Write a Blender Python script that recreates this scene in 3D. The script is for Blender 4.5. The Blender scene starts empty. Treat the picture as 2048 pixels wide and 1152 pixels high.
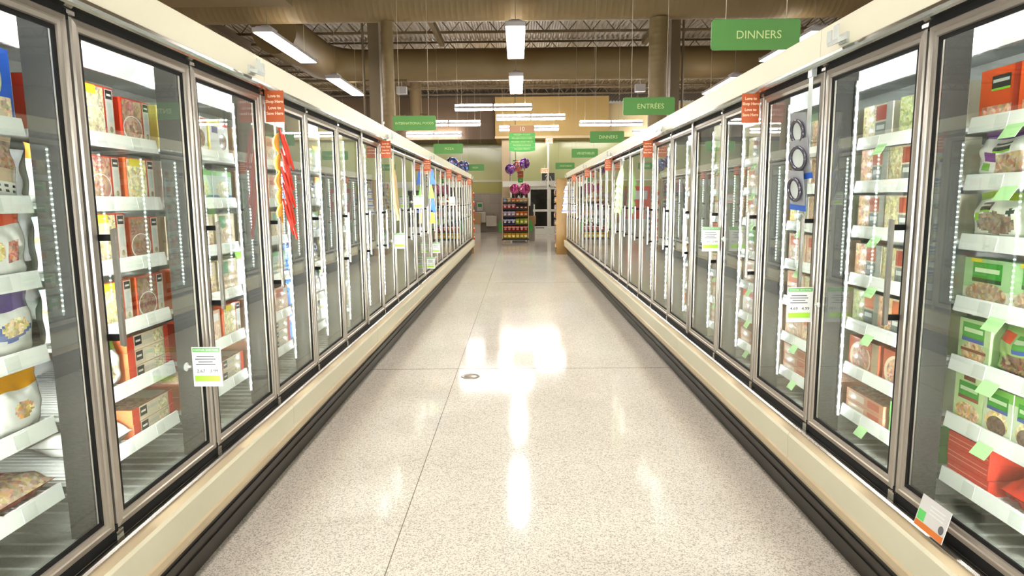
import bpy, bmesh, math, random
from mathutils import Matrix, Vector
random.seed(7)
SC = bpy.context.scene
COL = SC.collection
R = math.radians

# ---------------------------------------------------------------- camera
cam_d = bpy.data.cameras.new('camera'); cam = bpy.data.objects.new('camera', cam_d); COL.objects.link(cam)
cam_d.sensor_width = 36.0; cam_d.lens = 1290.0 / 2048.0 * 36.0
cam_d.clip_start = 0.02; cam_d.clip_end = 200
cam.matrix_world = (Matrix.Translation((0, 0, 1.5)) @ Matrix.Rotation(R(.58), 4, 'Z')
                    @ Matrix.Rotation(R(90 - 7.73), 4, 'X') @ Matrix.Rotation(R(-.5), 4, 'Z'))
SC.camera = cam
# ---------------------------------------------------------------- world, exposure, sampling behaviour
w = bpy.data.worlds.new('world'); SC.world = w; w.use_nodes = True
w.node_tree.nodes['Background'].inputs[0].default_value = (1, .9, .75, 1)
w.node_tree.nodes['Background'].inputs[1].default_value = .25
vs = SC.view_settings
SC.display_settings.display_device = 'sRGB'
vs.view_transform = 'Standard'; vs.look = 'None'; vs.gamma = 1.0; vs.use_curve_mapping = False
vs.exposure = 0.40
cy = SC.cycles
cy.use_denoising = True
cy.max_bounces = 9; cy.diffuse_bounces = 4; cy.glossy_bounces = 5; cy.transmission_bounces = 6; cy.transparent_max_bounces = 24
cy.caustics_reflective = False; cy.caustics_refractive = False
cy.sample_clamp_indirect = 4.0
LAMP = 24.0      # radiance of the hanging lamps' diffusers
TUBE = 42.0      # radiance of the front strip lights' tubes
LED = 40.0       # radiance of the freezer light strips

XL, XR = -1.315, 1.350     # the two door planes
PITCH = .711               # door spacing
LY0, RY0 = 1.97 - PITCH, 2.226 - 2 * PITCH    # where the nearest seen cases begin
NDOOR = 6
CASE_L = NDOOR * PITCH

# ---------------------------------------------------------------- materials
def lin(c):
    c = [x / 255 for x in c[:3]]
    return tuple((x / 12.92 if x <= .04045 else ((x + .055) / 1.055) ** 2.4) for x in c)
MATS = {}
def nt(name):
    m = bpy.data.materials.new(name); m.use_nodes = True
    n = m.node_tree.nodes; l = m.node_tree.links
    MATS[name] = m
    return m, n, l, n['Principled BSDF']
def mat(name, rgb, rough=.5, metal=0, spec=.5, var=.06, scale=6, bump=0, bscale=60, emit=0):
    m, n, l, b = nt(name)
    c = lin(rgb)
    b.inputs['Roughness'].default_value = rough; b.inputs['Metallic'].default_value = metal
    b.inputs['Specular IOR Level'].default_value = spec
    tc = n.new('ShaderNodeTexCoord'); no = n.new('ShaderNodeTexNoise'); no.inputs['Scale'].default_value = scale; no.inputs['Detail'].default_value = 4
    l.new(tc.outputs['Object'], no.inputs['Vector'])
    mx = n.new('ShaderNodeMix'); mx.data_type = 'RGBA'
    mx.inputs[6].default_value = (*[max(0, x * (1 - var)) for x in c], 1); mx.inputs[7].default_value = (*[min(1, x * (1 + var)) for x in c], 1)
    l.new(no.outputs['Fac'], mx.inputs[0]); l.new(mx.outputs[2], b.inputs['Base Color'])
    if bump:
        n2 = n.new('ShaderNodeTexNoise'); n2.inputs['Scale'].default_value = bscale; l.new(tc.outputs['Object'], n2.inputs['Vector'])
        bp = n.new('ShaderNodeBump'); bp.inputs['Strength'].default_value = bump; bp.inputs['Distance'].default_value = .004
        l.new(n2.outputs['Fac'], bp.inputs['Height']); l.new(bp.outputs['Normal'], b.inputs['Normal'])
    if emit:
        b.inputs['Emission Color'].default_value = (*c, 1); b.inputs['Emission Strength'].default_value = emit
    return m
def emis(name, rgb, strength):
    m, n, l, b = nt(name)
    n.remove(b); e = n.new('ShaderNodeEmission'); e.inputs[0].default_value = (*lin(rgb), 1); e.inputs[1].default_value = strength
    l.new(e.outputs[0], n['Material Output'].inputs[0])
    return m
def printed(name, rough, food, coat=0, spec=.5):
    """packaging: base colour from the print stored on the mesh; 'food' adds mottling as in a food photograph."""
    m, n, l, b = nt(name)
    a = n.new('ShaderNodeAttribute'); a.attribute_name = 'Col'
    b.inputs['Roughness'].default_value = rough; b.inputs['Specular IOR Level'].default_value = spec
    b.inputs['Coat Weight'].default_value = coat; b.inputs['Coat Roughness'].default_value = .12
    tc = n.new('ShaderNodeTexCoord'); oi = n.new('ShaderNodeObjectInfo')
    if food:
        ad = n.new('ShaderNodeVectorMath'); ad.operation = 'ADD'
        cb = n.new('ShaderNodeCombineXYZ'); l.new(oi.outputs['Random'], cb.inputs[0])
        l.new(tc.outputs['Object'], ad.inputs[0]); l.new(cb.outputs[0], ad.inputs[1])
        nz = n.new('ShaderNodeTexNoise'); nz.inputs['Scale'].default_value = 45; l.new(ad.outputs[0], nz.inputs['Vector'])
        wv = n.new('ShaderNodeVectorMath'); wv.operation = 'MULTIPLY_ADD'; wv.inputs[1].default_value = (.03, .03, .03); l.new(nz.outputs['Color'], wv.inputs[0]); l.new(ad.outputs[0], wv.inputs[2])
        vo = n.new('ShaderNodeTexVoronoi'); vo.feature = 'SMOOTH_F1'; vo.inputs['Smoothness'].default_value = .45; vo.inputs['Scale'].default_value = 85; l.new(wv.outputs[0], vo.inputs['Vector'])
        hs = n.new('ShaderNodeHueSaturation'); l.new(a.outputs['Color'], hs.inputs['Color'])
        sp = n.new('ShaderNodeSeparateColor'); l.new(vo.outputs['Color'], sp.inputs[0])
        r1 = n.new('ShaderNodeMapRange'); r1.inputs[3].default_value = .46; r1.inputs[4].default_value = .56; l.new(sp.outputs[0], r1.inputs[0])
        r2 = n.new('ShaderNodeMapRange'); r2.inputs[3].default_value = .62; r2.inputs[4].default_value = 1.5; l.new(sp.outputs[1], r2.inputs[0])
        r3 = n.new('ShaderNodeMapRange'); r3.inputs[3].default_value = .4; r3.inputs[4].default_value = .95; l.new(sp.outputs[2], r3.inputs[0])
        l.new(r1.outputs[0], hs.inputs['Hue']); l.new(r2.outputs[0], hs.inputs['Value']); l.new(r3.outputs[0], hs.inputs['Saturation'])
        l.new(hs.outputs[0], b.inputs['Base Color'])
    else:
        no = n.new('ShaderNodeTexNoise'); no.inputs['Scale'].default_value = 14; l.new(tc.outputs['Object'], no.inputs['Vector'])
        mr = n.new('ShaderNodeMapRange'); mr.inputs[3].default_value = .9; mr.inputs[4].default_value = 1.1; l.new(no.outputs['Fac'], mr.inputs[0])
        hs = n.new('ShaderNodeHueSaturation'); l.new(a.outputs['Color'], hs.inputs['Color']); l.new(mr.outputs[0], hs.inputs['Value'])
        l.new(hs.outputs[0], b.inputs['Base Color'])
    return m
def glass(name, tint, boost):
    m, n, l, b = nt(name); n.remove(b)
    lw = n.new('ShaderNodeLayerWeight'); lw.inputs['Blend'].default_value = .5
    p = n.new('ShaderNodeMath'); p.operation = 'POWER'; p.inputs[1].default_value = 3.9; l.new(lw.outputs['Facing'], p.inputs[0])
    ma = n.new('ShaderNodeMath'); ma.operation = 'MULTIPLY_ADD'; ma.inputs[1].default_value = .95 * boost; ma.inputs[2].default_value = .04 * boost; ma.use_clamp = True
    l.new(p.outputs[0], ma.inputs[0])
    t = n.new('ShaderNodeBsdfTransparent'); t.inputs[0].default_value = (*tint, 1)
    g = n.new('ShaderNodeBsdfGlossy'); g.inputs['Roughness'].default_value = .012; g.inputs[0].default_value = (.95, .98, .90, 1)
    mx = n.new('ShaderNodeMixShader'); l.new(ma.outputs[0], mx.inputs[0]); l.new(t.outputs[0], mx.inputs[1]); l.new(g.outputs[0], mx.inputs[2])
    l.new(mx.outputs[0], n['Material Output'].inputs[0])
    return m

mat('cream', (226, 220, 196), .38, var=.02)
mat('bumper', (222, 214, 188), .35, var=.03)
mat('bumper_tan', (200, 180, 148), .4, var=.03)
mat('black', (15, 14, 14), .6, spec=.25, var=.2)
mat('black_rubber', (52, 47, 43), .42, var=.15)
mat('chrome', (214, 212, 208), .16, 1, var=.03)
mat('door_frame', (186, 178, 168), .28, .78, var=.03, scale=3)
mat('handle_steel', (196, 192, 186), .25, 1)
mat('mullion', (30, 29, 26), .5)
mat('white_steel', (232, 234, 232), .35, var=.02)
mat('liner_white', (236, 238, 238), .45, var=.02)
mat('liner_grey', (120, 118, 112), .5)
mat('rail_white', (238, 240, 238), .3, var=.02)
mat('tag_grey', (220, 224, 220), .5)
mat('tag_green', (176, 222, 160), .5)
mat('pan_grey', (120, 122, 116), .5, var=.2, scale=90, bump=.3, bscale=220)
mat('duct', (134, 114, 80), .5, var=.08, scale=2)
mat('joist', (118, 102, 76), .6, var=.15)
mat('column_tan', (122, 108, 86), .5, var=.08)
mat('lamp_white', (226, 222, 228), .4)
mat('cable', (170, 160, 140), .5)
mat('sign_green', (92, 146, 80), .4, var=.03)
mat('sign_text', (208, 226, 160), .5, var=.01)
mat('sign_white', (246, 240, 226), .5, var=.01)
mat('sign_peach', (200, 150, 112), .5, var=.03)
mat('sign_leaf', (92, 190, 96), .45, var=.03)
mat('sign_orange', (186, 86, 42), .5, var=.04)
mat('orange_text', (246, 208, 180), .5, var=.01)
mat('card_white', (208, 205, 202), .5, var=.02)
mat('card_green', (84, 156, 66), .5, var=.02)
mat('card_lime', (146, 196, 28), .5, var=.02)
mat('card_ink', (92, 90, 94), .6, var=.02)
mat('card_orange', (206, 112, 44), .5, var=.02)
mat('clear_plastic', (216, 220, 216), .12, spec=.7)
mat('wall_brown', (96, 76, 54), .6, var=.05, scale=1)
mat('wall_tan', (186, 156, 92), .55, var=.04, scale=1)
mat('wall_pale', (190, 172, 128), .55, var=.04, scale=1)
mat('pillar', (212, 190, 150), .55, var=.03, scale=1)
mat('wall_green', (204, 208, 150), .16, var=.04, scale=1, bump=.05, bscale=1.2)
mat('wall_olive', (176, 174, 96), .35, var=.04, scale=1)
mat('white_trim', (232, 232, 220), .4, var=.02)
mat('side_wall', (170, 160, 130), .6)
mat('dark_glass', (36, 38, 34), .08, spec=.6, var=.3, scale=3)
mat('oak', (132, 97, 44), .42, var=.2, scale=5)
mat('shelf_dark', (44, 40, 36), .5)
mat('brass_post', (214, 176, 130), .35, .4)
mat('plastic_green', (40, 150, 40), .35)
mat('dark_panel', (58, 58, 56), .35)
mat('board', (176, 142, 96), .6, var=.08)
mat('exit_red', (236, 90, 50), .5, emit=1.5)
mat('exit_white', (240, 200, 170), .5, emit=.6)
mat('fountain', (204, 198, 184), .35, .5)
mat('red_plastic', (214, 58, 38), .3)
mat('amber', (206, 140, 40), .25)
mat('blister', (176, 176, 182), .12, .35)
mat('ring_steel', (110, 108, 120), .2, .9)
mat('blue_plastic', (50, 96, 190), .35)
mat('lime_plastic', (120, 210, 60), .35)
mat('yellow_plastic', (240, 180, 40), .35)
mat('tan_wood', (206, 178, 132), .5, var=.12)
mat('green_cloth', (160, 206, 128), .8, var=.08)
mat('stripe_blue', (110, 110, 180), .6)
mat('drain_metal', (150, 140, 126), .3, .8)
def foil(name, cols, scale):
    m, n, l, b = nt(name); b.inputs['Metallic'].default_value = .7; b.inputs['Roughness'].default_value = .16
    tc = n.new('ShaderNodeTexCoord'); v = n.new('ShaderNodeTexNoise'); v.inputs['Scale'].default_value = scale; v.inputs['Detail'].default_value = 1; l.new(tc.outputs['Object'], v.inputs['Vector'])
    rp = n.new('ShaderNodeValToRGB'); rp.color_ramp.interpolation = 'CONSTANT'; e = rp.color_ramp.elements; e[0].position = 0; e[0].color = (*lin(cols[0]), 1); e[1].position = .44; e[1].color = (*lin(cols[1]), 1)
    e.new(.52).color = (*lin(cols[2]), 1); e.new(.6).color = (*lin(cols[3]), 1)
    l.new(v.outputs['Fac'], rp.inputs[0]); l.new(rp.outputs[0], b.inputs['Base Color'])
foil('foil_purple', ((120, 50, 160), (170, 160, 190), (150, 90, 180), (210, 120, 190)), 9)
foil('foil_pink', ((200, 60, 160), (230, 150, 180), (220, 80, 120), (150, 60, 130)), 16)
foil('foil_coral', ((230, 110, 80), (190, 196, 210), (220, 160, 150), (240, 140, 90)), 8)
foil('foil_blue', ((70, 100, 160), (110, 140, 190), (200, 150, 170), (70, 80, 130)), 11)
mat('ribbon', (230, 226, 230), .4)
emis('lamp_glow', (255, 247, 238), LAMP)
emis('lamp_up', (255, 240, 214), LAMP * .35)
emis('canopy_fill_glow', (244, 248, 255), LED * .4)
emis('led_fill_bar', (250, 251, 252), LED * 4.8)
emis('tube_glow', (255, 250, 246), TUBE)
printed('print', .35, False, coat=.35)
printed('food', .4, True, coat=.35)
printed('film', .22, False, coat=.6)
printed('film_food', .25, True, coat=.6)
glass('door_glass', (.945, .968, .93), 1.15)

def led_material():
    m, n, l, b = nt('led'); n.remove(b)
    tc = n.new('ShaderNodeTexCoord'); s = n.new('ShaderNodeSeparateXYZ'); l.new(tc.outputs['Object'], s.inputs[0])
    k = n.new('ShaderNodeMath'); k.operation = 'MULTIPLY'; k.inputs[1].default_value = 2 * math.pi / .048; l.new(s.outputs['Z'], k.inputs[0])
    si = n.new('ShaderNodeMath'); si.operation = 'SINE'; l.new(k.outputs[0], si.inputs[0])
    mr = n.new('ShaderNodeMapRange'); mr.inputs[1].default_value = .3; mr.inputs[2].default_value = .95; mr.inputs[3].default_value = .09 * LED; mr.inputs[4].default_value = 1.0 * LED
    l.new(si.outputs[0], mr.inputs[0])
    e = n.new('ShaderNodeEmission'); e.inputs[0].default_value = (*lin((240, 246, 255)), 1); l.new(mr.outputs[0], e.inputs[1])
    l.new(e.outputs[0], n['Material Output'].inputs[0])
led_material()

def floor_material():
    m, n, l, b = nt('terrazzo')
    tc = n.new('ShaderNodeTexCoord')
    def noise(s, d=2):
        x = n.new('ShaderNodeTexNoise'); x.inputs['Scale'].default_value = s; x.inputs['Detail'].default_value = d; l.new(tc.outputs['Object'], x.inputs['Vector']); return x
    def ramp(src, a, b_, ca, cb):
        r = n.new('ShaderNodeValToRGB'); r.color_ramp.elements[0].position = a; r.color_ramp.elements[1].position = b_
        r.color_ramp.elements[0].color = (*ca, 1); r.color_ramp.elements[1].color = (*cb, 1); l.new(src, r.inputs[0]); return r
    vo = n.new('ShaderNodeTexVoronoi'); vo.inputs['Scale'].default_value = 190; l.new(tc.outputs['Object'], vo.inputs['Vector'])
    sp = n.new('ShaderNodeSeparateColor'); l.new(vo.outputs['Color'], sp.inputs[0])
    r1 = ramp(sp.outputs[0], .0, 1., lin((172, 163, 153)), lin((228, 219, 208)))
    r1.color_ramp.elements.new(.22).color = (*lin((182, 173, 162)), 1); r1.color_ramp.elements.new(.34).color = (*lin((213, 204, 193)), 1)
    big = noise(.9, 3); r2 = ramp(big.outputs['Fac'], .3, .7, (.93, .92, .9), (1, 1, 1))
    mu = n.new('ShaderNodeMix'); mu.data_type = 'RGBA'; mu.blend_type = 'MULTIPLY'; mu.inputs[0].default_value = 1
    l.new(r1.outputs[0], mu.inputs[6]); l.new(r2.outputs[0], mu.inputs[7])
    # divider joints: lines every 6.1 m
    s = n.new('ShaderNodeSeparateXYZ'); l.new(tc.outputs['Object'], s.inputs[0])
    def line(sock, off, wd=.0022):
        a = n.new('ShaderNodeMath'); a.operation = 'SUBTRACT'; a.inputs[1].default_value = off; l.new(sock, a.inputs[0])
        p = n.new('ShaderNodeMath'); p.operation = 'PINGPONG'; p.inputs[1].default_value = 3.05; l.new(a.outputs[0], p.inputs[0])
        c = n.new('ShaderNodeMath'); c.operation = 'LESS_THAN'; c.inputs[1].default_value = wd; l.new(p.outputs[0], c.inputs[0]); return c
    lx, ly = line(s.outputs['X'], -.55), line(s.outputs['Y'], 5.66, .006)
    mxx = n.new('ShaderNodeMath'); mxx.operation = 'MAXIMUM'; l.new(lx.outputs[0], mxx.inputs[0]); l.new(ly.outputs[0], mxx.inputs[1])
    mj = n.new('ShaderNodeMix'); mj.data_type = 'RGBA'; mj.inputs[7].default_value = (*lin((120, 108, 92)), 1)
    l.new(mxx.outputs[0], mj.inputs[0]); l.new(mu.outputs[2], mj.inputs[6]); l.new(mj.outputs[2], b.inputs['Base Color'])
    rr = n.new('ShaderNodeMapRange'); rr.inputs[3].default_value = .075; rr.inputs[4].default_value = .115; l.new(big.outputs['Fac'], rr.inputs[0]); l.new(rr.outputs[0], b.inputs['Roughness'])
    b.inputs['Specular IOR Level'].default_value = .19
floor_material()

def tile_material():
    m, n, l, b = nt('grey_tile')
    tc = n.new('ShaderNodeTexCoord'); mp = n.new('ShaderNodeMapping'); mp.inputs['Rotation'].default_value = (R(90), 0, 0); l.new(tc.outputs['Object'], mp.inputs[0])
    br = n.new('ShaderNodeTexBrick'); br.offset = 0; br.inputs['Scale'].default_value = 1; br.inputs['Brick Width'].default_value = .45; br.inputs['Row Height'].default_value = .45; br.inputs['Mortar Size'].default_value = .004
    br.inputs['Color1'].default_value = (*lin((160, 154, 140)), 1); br.inputs['Color2'].default_value = (*lin((170, 163, 148)), 1); br.inputs['Mortar'].default_value = (*lin((136, 130, 118)), 1)
    l.new(mp.outputs[0], br.inputs['Vector']); l.new(br.outputs[0], b.inputs['Base Color']); b.inputs['Roughness'].default_value = .35
tile_material()

# ---------------------------------------------------------------- mesh helpers
class MB:
    def __init__(s): s.v, s.f, s.m, s.c = [], [], [], []
    def add(s, vs, fs, m=0, c=(1, 1, 1)):
        o = len(s.v); s.v += [tuple(v) for v in vs]
        for f in fs: s.f.append(tuple(i + o for i in f)); s.m.append(m); s.c.append(c)
    def box(s, x0, x1, y0, y1, z0, z1, m=0, c=(1, 1, 1)):
        x0, x1 = min(x0, x1), max(x0, x1)
        s.add([(x0, y0, z0), (x1, y0, z0), (x1, y1, z0), (x0, y1, z0), (x0, y0, z1), (x1, y0, z1), (x1, y1, z1), (x0, y1, z1)],
              [(0, 3, 2, 1), (4, 5, 6, 7), (0, 1, 5, 4), (1, 2, 6, 5), (2, 3, 7, 6), (3, 0, 4, 7)], m, c)
    def prism(s, prof, y0, y1, m=0, c=(1, 1, 1)):
        n = len(prof)      # profile in (x, z), extruded along y
        s.add([(x, y0, z) for x, z in prof] + [(x, y1, z) for x, z in prof],
              [tuple(range(n)), tuple(range(2 * n - 1, n - 1, -1))] + [(i, (i + 1) % n, (i + 1) % n + n, i + n) for i in range(n)], m, c)
    def plate(s, pts, y0, y1, m=0, c=(1, 1, 1)):   # outline in (x, z), thickness along y
        s.prism(pts, y0, y1, m, c)
    def tube(s, p, q, r, n=10, m=0, c=(1, 1, 1), r2=None):
        p, q = Vector(p), Vector(q); d = (q - p).normalized(); r2 = r if r2 is None else r2
        a = d.orthogonal().normalized(); b = d.cross(a)
        ring = lambda o, rr: [o + (a * math.cos(t) + b * math.sin(t)) * rr for t in [2 * math.pi * i / n for i in range(n)]]
        s.add(ring(p, r) + ring(q, r2), [tuple(range(n - 1, -1, -1)), tuple(range(n, 2 * n))] + [(i, (i + 1) % n, (i + 1) % n + n, i + n) for i in range(n)], m, c)
    def path(s, pts, r, n=10, m=0):
        pts = [Vector(p) for p in pts]; rings = []
        for i, p in enumerate(pts):
            d = (pts[min(i + 1, len(pts) - 1)] - pts[max(i - 1, 0)]).normalized()
            if i == 0: a = d.orthogonal().normalized()
            a = (a - d * a.dot(d)).normalized(); b = d.cross(a)
            rr = r[i] if isinstance(r, (list, tuple)) else r
            rings += [p + (a * math.cos(t) + b * math.sin(t)) * rr for t in [2 * math.pi * k / n for k in range(n)]]
        k = len(pts)
        fs = [(j * n + i, j * n + (i + 1) % n, (j + 1) * n + (i + 1) % n, (j + 1) * n + i) for j in range(k - 1) for i in range(n)]
        s.add(rings, fs + [tuple(range(n - 1, -1, -1)), tuple(range((k - 1) * n, k * n))], m)
    def lathe(s, prof, cx=0, cy_=0, n=20, m=0, c=(1, 1, 1)):   # profile (r, z) about a vertical axis
        k = len(prof)
        s.add([(cx + r * math.cos(2 * math.pi * i / n), cy_ + r * math.sin(2 * math.pi * i / n), z) for r, z in prof for i in range(n)],
              [(j * n + i, j * n + (i + 1) % n, (j + 1) * n + (i + 1) % n, (j + 1) * n + i) for j in range(k - 1) for i in range(n)], m, c)
    def ellipse(s, cx, cz, rx, rz, y, m=0, c=(1, 1, 1), n=20):
        s.add([(cx + rx * math.cos(2 * math.pi * i / n), y, cz + rz * math.sin(2 * math.pi * i / n)) for i in range(n)], [tuple(range(n))], m, c)
    def quad(s, x0, x1, z0, z1, y, m=0, c=(1, 1, 1)):
        s.add([(x0, y, z0), (x1, y, z0), (x1, y, z1), (x0, y, z1)], [(0, 1, 2, 3)], m, c)
    def mesh(s, name, mats, smooth=False, recalc=True):
        me = bpy.data.meshes.new(name); me.from_pydata(s.v, [], s.f)
        for k in mats: me.materials.append(MATS[k])
        for p, i in zip(me.polygons, s.m): p.material_index = i; p.use_smooth = smooth
        if any(c != (1, 1, 1) for c in s.c):
            at = me.color_attributes.new('Col', 'FLOAT_COLOR', 'CORNER')
            buf = []
            for p, c in zip(me.polygons, s.c): buf += [c[0], c[1], c[2], 1.0] * p.loop_total
            at.data.foreach_set('color', buf)
        if recalc:
            bm = bmesh.new(); bm.from_mesh(me); bmesh.ops.recalc_face_normals(bm, faces=bm.faces); bm.to_mesh(me); bm.free()
        me.update()
        return me
    def build(s, name, mats, parent=None, loc=(0, 0, 0), smooth=False, recalc=True):
        return put(name, s.mesh(name, mats if isinstance(mats, (list, tuple)) else [mats], smooth, recalc), parent, loc)
def put(name, me, parent=None, loc=(0, 0, 0), rot=None):
    o = bpy.data.objects.new(name, me); COL.objects.link(o); o.location = loc
    if rot: o.rotation_euler = rot
    if parent: o.parent = parent
    return o
def smooth_angle(o, deg=35):
    me = o.data
    for p in me.polygons: p.use_smooth = True
    bm = bmesh.new(); bm.from_mesh(me)
    for e in bm.edges:
        if len(e.link_faces) == 2 and e.calc_face_angle(0) > R(deg): e.smooth = False
    bm.to_mesh(me); bm.free()
    return o
def tag(o, label, cat, group=None):
    o['label'] = label; o['category'] = cat
    if group: o['group'] = group
    return o
def thing(name, loc, label, cat, group=None, rotz=0):
    o = bpy.data.objects.new(name, None); COL.objects.link(o); o.location = loc; o.rotation_euler = (0, 0, rotz); o.empty_display_size = .1
    return tag(o, label, cat, group)
def struct(o): o['kind'] = 'structure'; return o
def copy_tree(o, parent=None):
    c = o.copy(); COL.objects.link(c); c.parent = parent
    for ch in list(o.children): copy_tree(ch, c)
    return c
TXT = {}
def text_mesh(body, size, matname, ext=.0008, bold=0):
    key = (body, size, matname)
    if key in TXT: return TXT[key]
    cu = bpy.data.curves.new('lettering', 'FONT'); cu.body = body; cu.size = size; cu.align_x = 'CENTER'; cu.align_y = 'CENTER'; cu.extrude = ext; cu.offset = bold; cu.resolution_u = 3
    o = bpy.data.objects.new('lettering', cu); COL.objects.link(o)
    dg = bpy.context.evaluated_depsgraph_get()
    me = bpy.data.meshes.new_from_object(o.evaluated_get(dg)); bpy.data.objects.remove(o); bpy.data.curves.remove(cu)
    me.transform(Matrix.Rotation(R(90), 4, 'X')); me.name = 'lettering'
    me.materials.clear(); me.materials.append(MATS[matname]); TXT[key] = me
    return me
def text(body, size, matname, parent, loc, bold=0, rot=None):
    return put('lettering', text_mesh(body, size, matname, bold=bold), parent, loc, rot)
def rrect(w_, h_, r, n=5):
    pts = []
    for cx, cz, a0 in ((w_ / 2 - r, h_ / 2 - r, 0), (-w_ / 2 + r, h_ / 2 - r, 90), (-w_ / 2 + r, -h_ / 2 + r, 180), (w_ / 2 - r, -h_ / 2 + r, 270)):
        for i in range(n + 1):
            a = R(a0 + 90 * i / n); pts.append((cx + r * math.cos(a), cz + r * math.sin(a)))
    return pts
ORD = ['first', 'second', 'third', 'fourth', 'fifth', 'sixth', 'seventh', 'eighth', 'ninth', 'tenth', 'eleventh', 'twelfth', 'thirteenth', 'fourteenth', 'fifteenth']

# ---------------------------------------------------------------- the setting
b = MB(); b.box(-16, 16, -6, 33, -.1, 0); struct(b.build('floor', 'terrazzo'))
b = MB(); prof = []
x = -16.0
while x < 16: prof += [(x, 6.32), (x + .05, 6.32), (x + .075, 6.36), (x + .125, 6.36)]; x += .15
prof += [(16, 6.6), (-16, 6.6)]
n_ = len(prof); b.add([(px, -6, pz) for px, pz in prof] + [(px, 33, pz) for px, pz in prof], [(i, i + 1, i + 1 + n_, i + n_) for i in range(n_ - 1)], 0)
struct(b.build('ceiling', 'duct'))
for nm, bx in (('wall_left', (-16.1, -16, -6, 33, 0, 6.6)), ('wall_right', (16, 16.1, -6, 33, 0, 6.6)), ('wall_back', (-16, 16, -6.1, -6, 0, 6.6))):
    b = MB(); b.box(*bx); struct(b.build(nm, 'side_wall'))
# front wall, in bands: tile, olive paint, white rail, gloss green paint
b = MB(); b.box(-16, -.72, 31.5, 31.6, 0, 1.86); struct(b.build('wall_front_tile', 'grey_tile'))
b = MB(); b.box(-16, -.72, 31.5, 31.6, 1.86, 2.40); struct(b.build('wall_front_olive', 'wall_olive'))
b = MB(); b.box(-16, -.72, 31.46, 31.6, 2.40, 2.46); struct(b.build('trim_1', 'white_trim'))
b = MB(); b.box(-16, -.72, 31.5, 31.6, 2.46, 4.4); struct(b.build('wall_front_green', 'wall_green'))
b = MB(); b.box(-.72, 16, 30.0, 30.1, 0, 4.4); struct(b.build('wall_front_right', 'wall_green'))
b = MB(); b.box(-.70, -.36, 29.3, 31.5, 0, 4.3); struct(b.build('wall_pillar', 'pillar'))
b = MB(); b.box(-16, -.96, 29.2, 31.5, 4.2, 6.0); struct(b.build('wall_bulkhead_brown', 'wall_brown'))
b = MB(); b.box(-.96, 3.98, 28.8, 31.5, 4.2, 5.95); struct(b.build('wall_bulkhead_tan', 'wall_tan'))
b = MB(); b.box(3.98, 16, 29.3, 31.5, 4.25, 5.7); struct(b.build('wall_bulkhead_pale', 'wall_pale'))
b = MB(); b.box(-.98, 4.0, 28.74, 28.8, 4.18, 4.28); struct(b.build('trim_2', 'pillar'))
for i, (xx, z0, z1) in enumerate(((-2.7, 2.46, 4.05),)):
    b = MB(); b.box(xx - .02, xx + .02, 31.44, 31.5, z0, z1); struct(b.build('trim_3', 'white_trim'))
b = MB(); b.box(-8, -.72, 31.44, 31.5, 4.02, 4.06); struct(b.build('trim_4', 'white_trim'))
b = MB(); b.box(-.33, -.27, 29.9, 30, 2.3, 4.3); struct(b.build('trim_5', 'white_trim'))
b = MB(); b.box(1.26, 1.34, 27.9, 27.98, 0, 3.9); struct(b.build('trim_6', 'white_trim'))
# joists
jb = MB()
for z in (6.27, 5.92): jb.box(-16, 16, -.035, .035, z - .03, z + .03)
for i in range(52):
    x0 = -16 + i * .62; jb.tube((x0, 0, 5.92), (x0 + .31, 0, 6.27), .014, 6); jb.tube((x0 + .31, 0, 6.27), (x0 + .62, 0, 5.92), .014, 6)
jm = jb.mesh('ceiling_joist', ['joist'])
for yy in (-3, -.6, 1.8, 4.2, 6.6, 9.0, 11.2, 14.4, 16.2, 17.8, 20.4, 21.9, 23.8, 24.7, 26.4, 27.9):
    struct(put('ceiling_joist', jm, None, (0, yy, 0)))
b = MB()
for xx in (-7.2, -2.0, 3.4, 7.9): b.box(xx - .06, xx + .06, 14.2, 18.0, 5.6, 5.76)
struct(b.build('ceiling_girders', 'joist'))

# ducts and columns
def spiral(p, q, r, step=.1, m='duct', name='air_duct', n=24):
    """round duct with rolled seams"""
    p, q = Vector(p), Vector(q); L = (q - p).length; k = max(2, int(L / step)); d = (q - p) / L
    b = MB(); pts, rad = [], []
    for i in range(k + 1):
        o = p + d * (L * i / k)
        for off, rr in ((-.012, r), (0, r + .003), (.012, r)):
            if 0 <= L * i / k + off <= L: pts.append(o + d * off); rad.append(rr)
    b.path(pts, rad, n)
    return smooth_angle(b.build(name, m), 60)
d1 = spiral((-15, 12.8, 5.32), (15, 12.8, 5.32), .44, .11)
tag(d1, 'fat brown spiral duct crossing the ceiling, nearer and higher in the photo', 'air duct')
d2 = MB(); pts = []
for i in range(9): a = R(90 * i / 8); pts.append((-4.35 - 1.0 * math.sin(a), 18.95 - 1.0 + 1.0 * math.cos(a), 5.32))
d2.path([(15, 18.95, 5.32), (-4.35, 18.95, 5.32)], .44, 24)
d2.path(pts[0:1] + pts[1:] + [(-5.35, 14.8, 5.26)], [.44, .44, .45, .45, .46, .47, .48, .49, .5, .5], 24)
o = smooth_angle(d2.build('air_duct', 'duct'), 50); tag(o, 'brown duct crossing the ceiling farther back, bending forward at its left end', 'air duct')
b = MB(); b.box(-12, -3.55, 9.4, 10.7, 4.58, 5.05); b.box(-9.0, -8.9, 10.0, 10.1, 5.05, 6.32); b.box(-5.0, -4.96, 10.0, 10.04, 5.05, 6.32); tag(b.build('flat_duct', 'duct'), 'flat brown rectangular duct hanging over the left freezers', 'air duct')
for xx, yy, r, lab in ((-2.47, 12.8, .115, 'round spiral drop duct beside the left ceiling column'), (2.70, 12.8, .185, 'round spiral drop duct beside the right ceiling column')):
    tag(spiral((xx, yy, 0), (xx, yy, 4.885), r, .1, 'duct', 'drop_duct', 16), lab, 'air duct')
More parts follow.
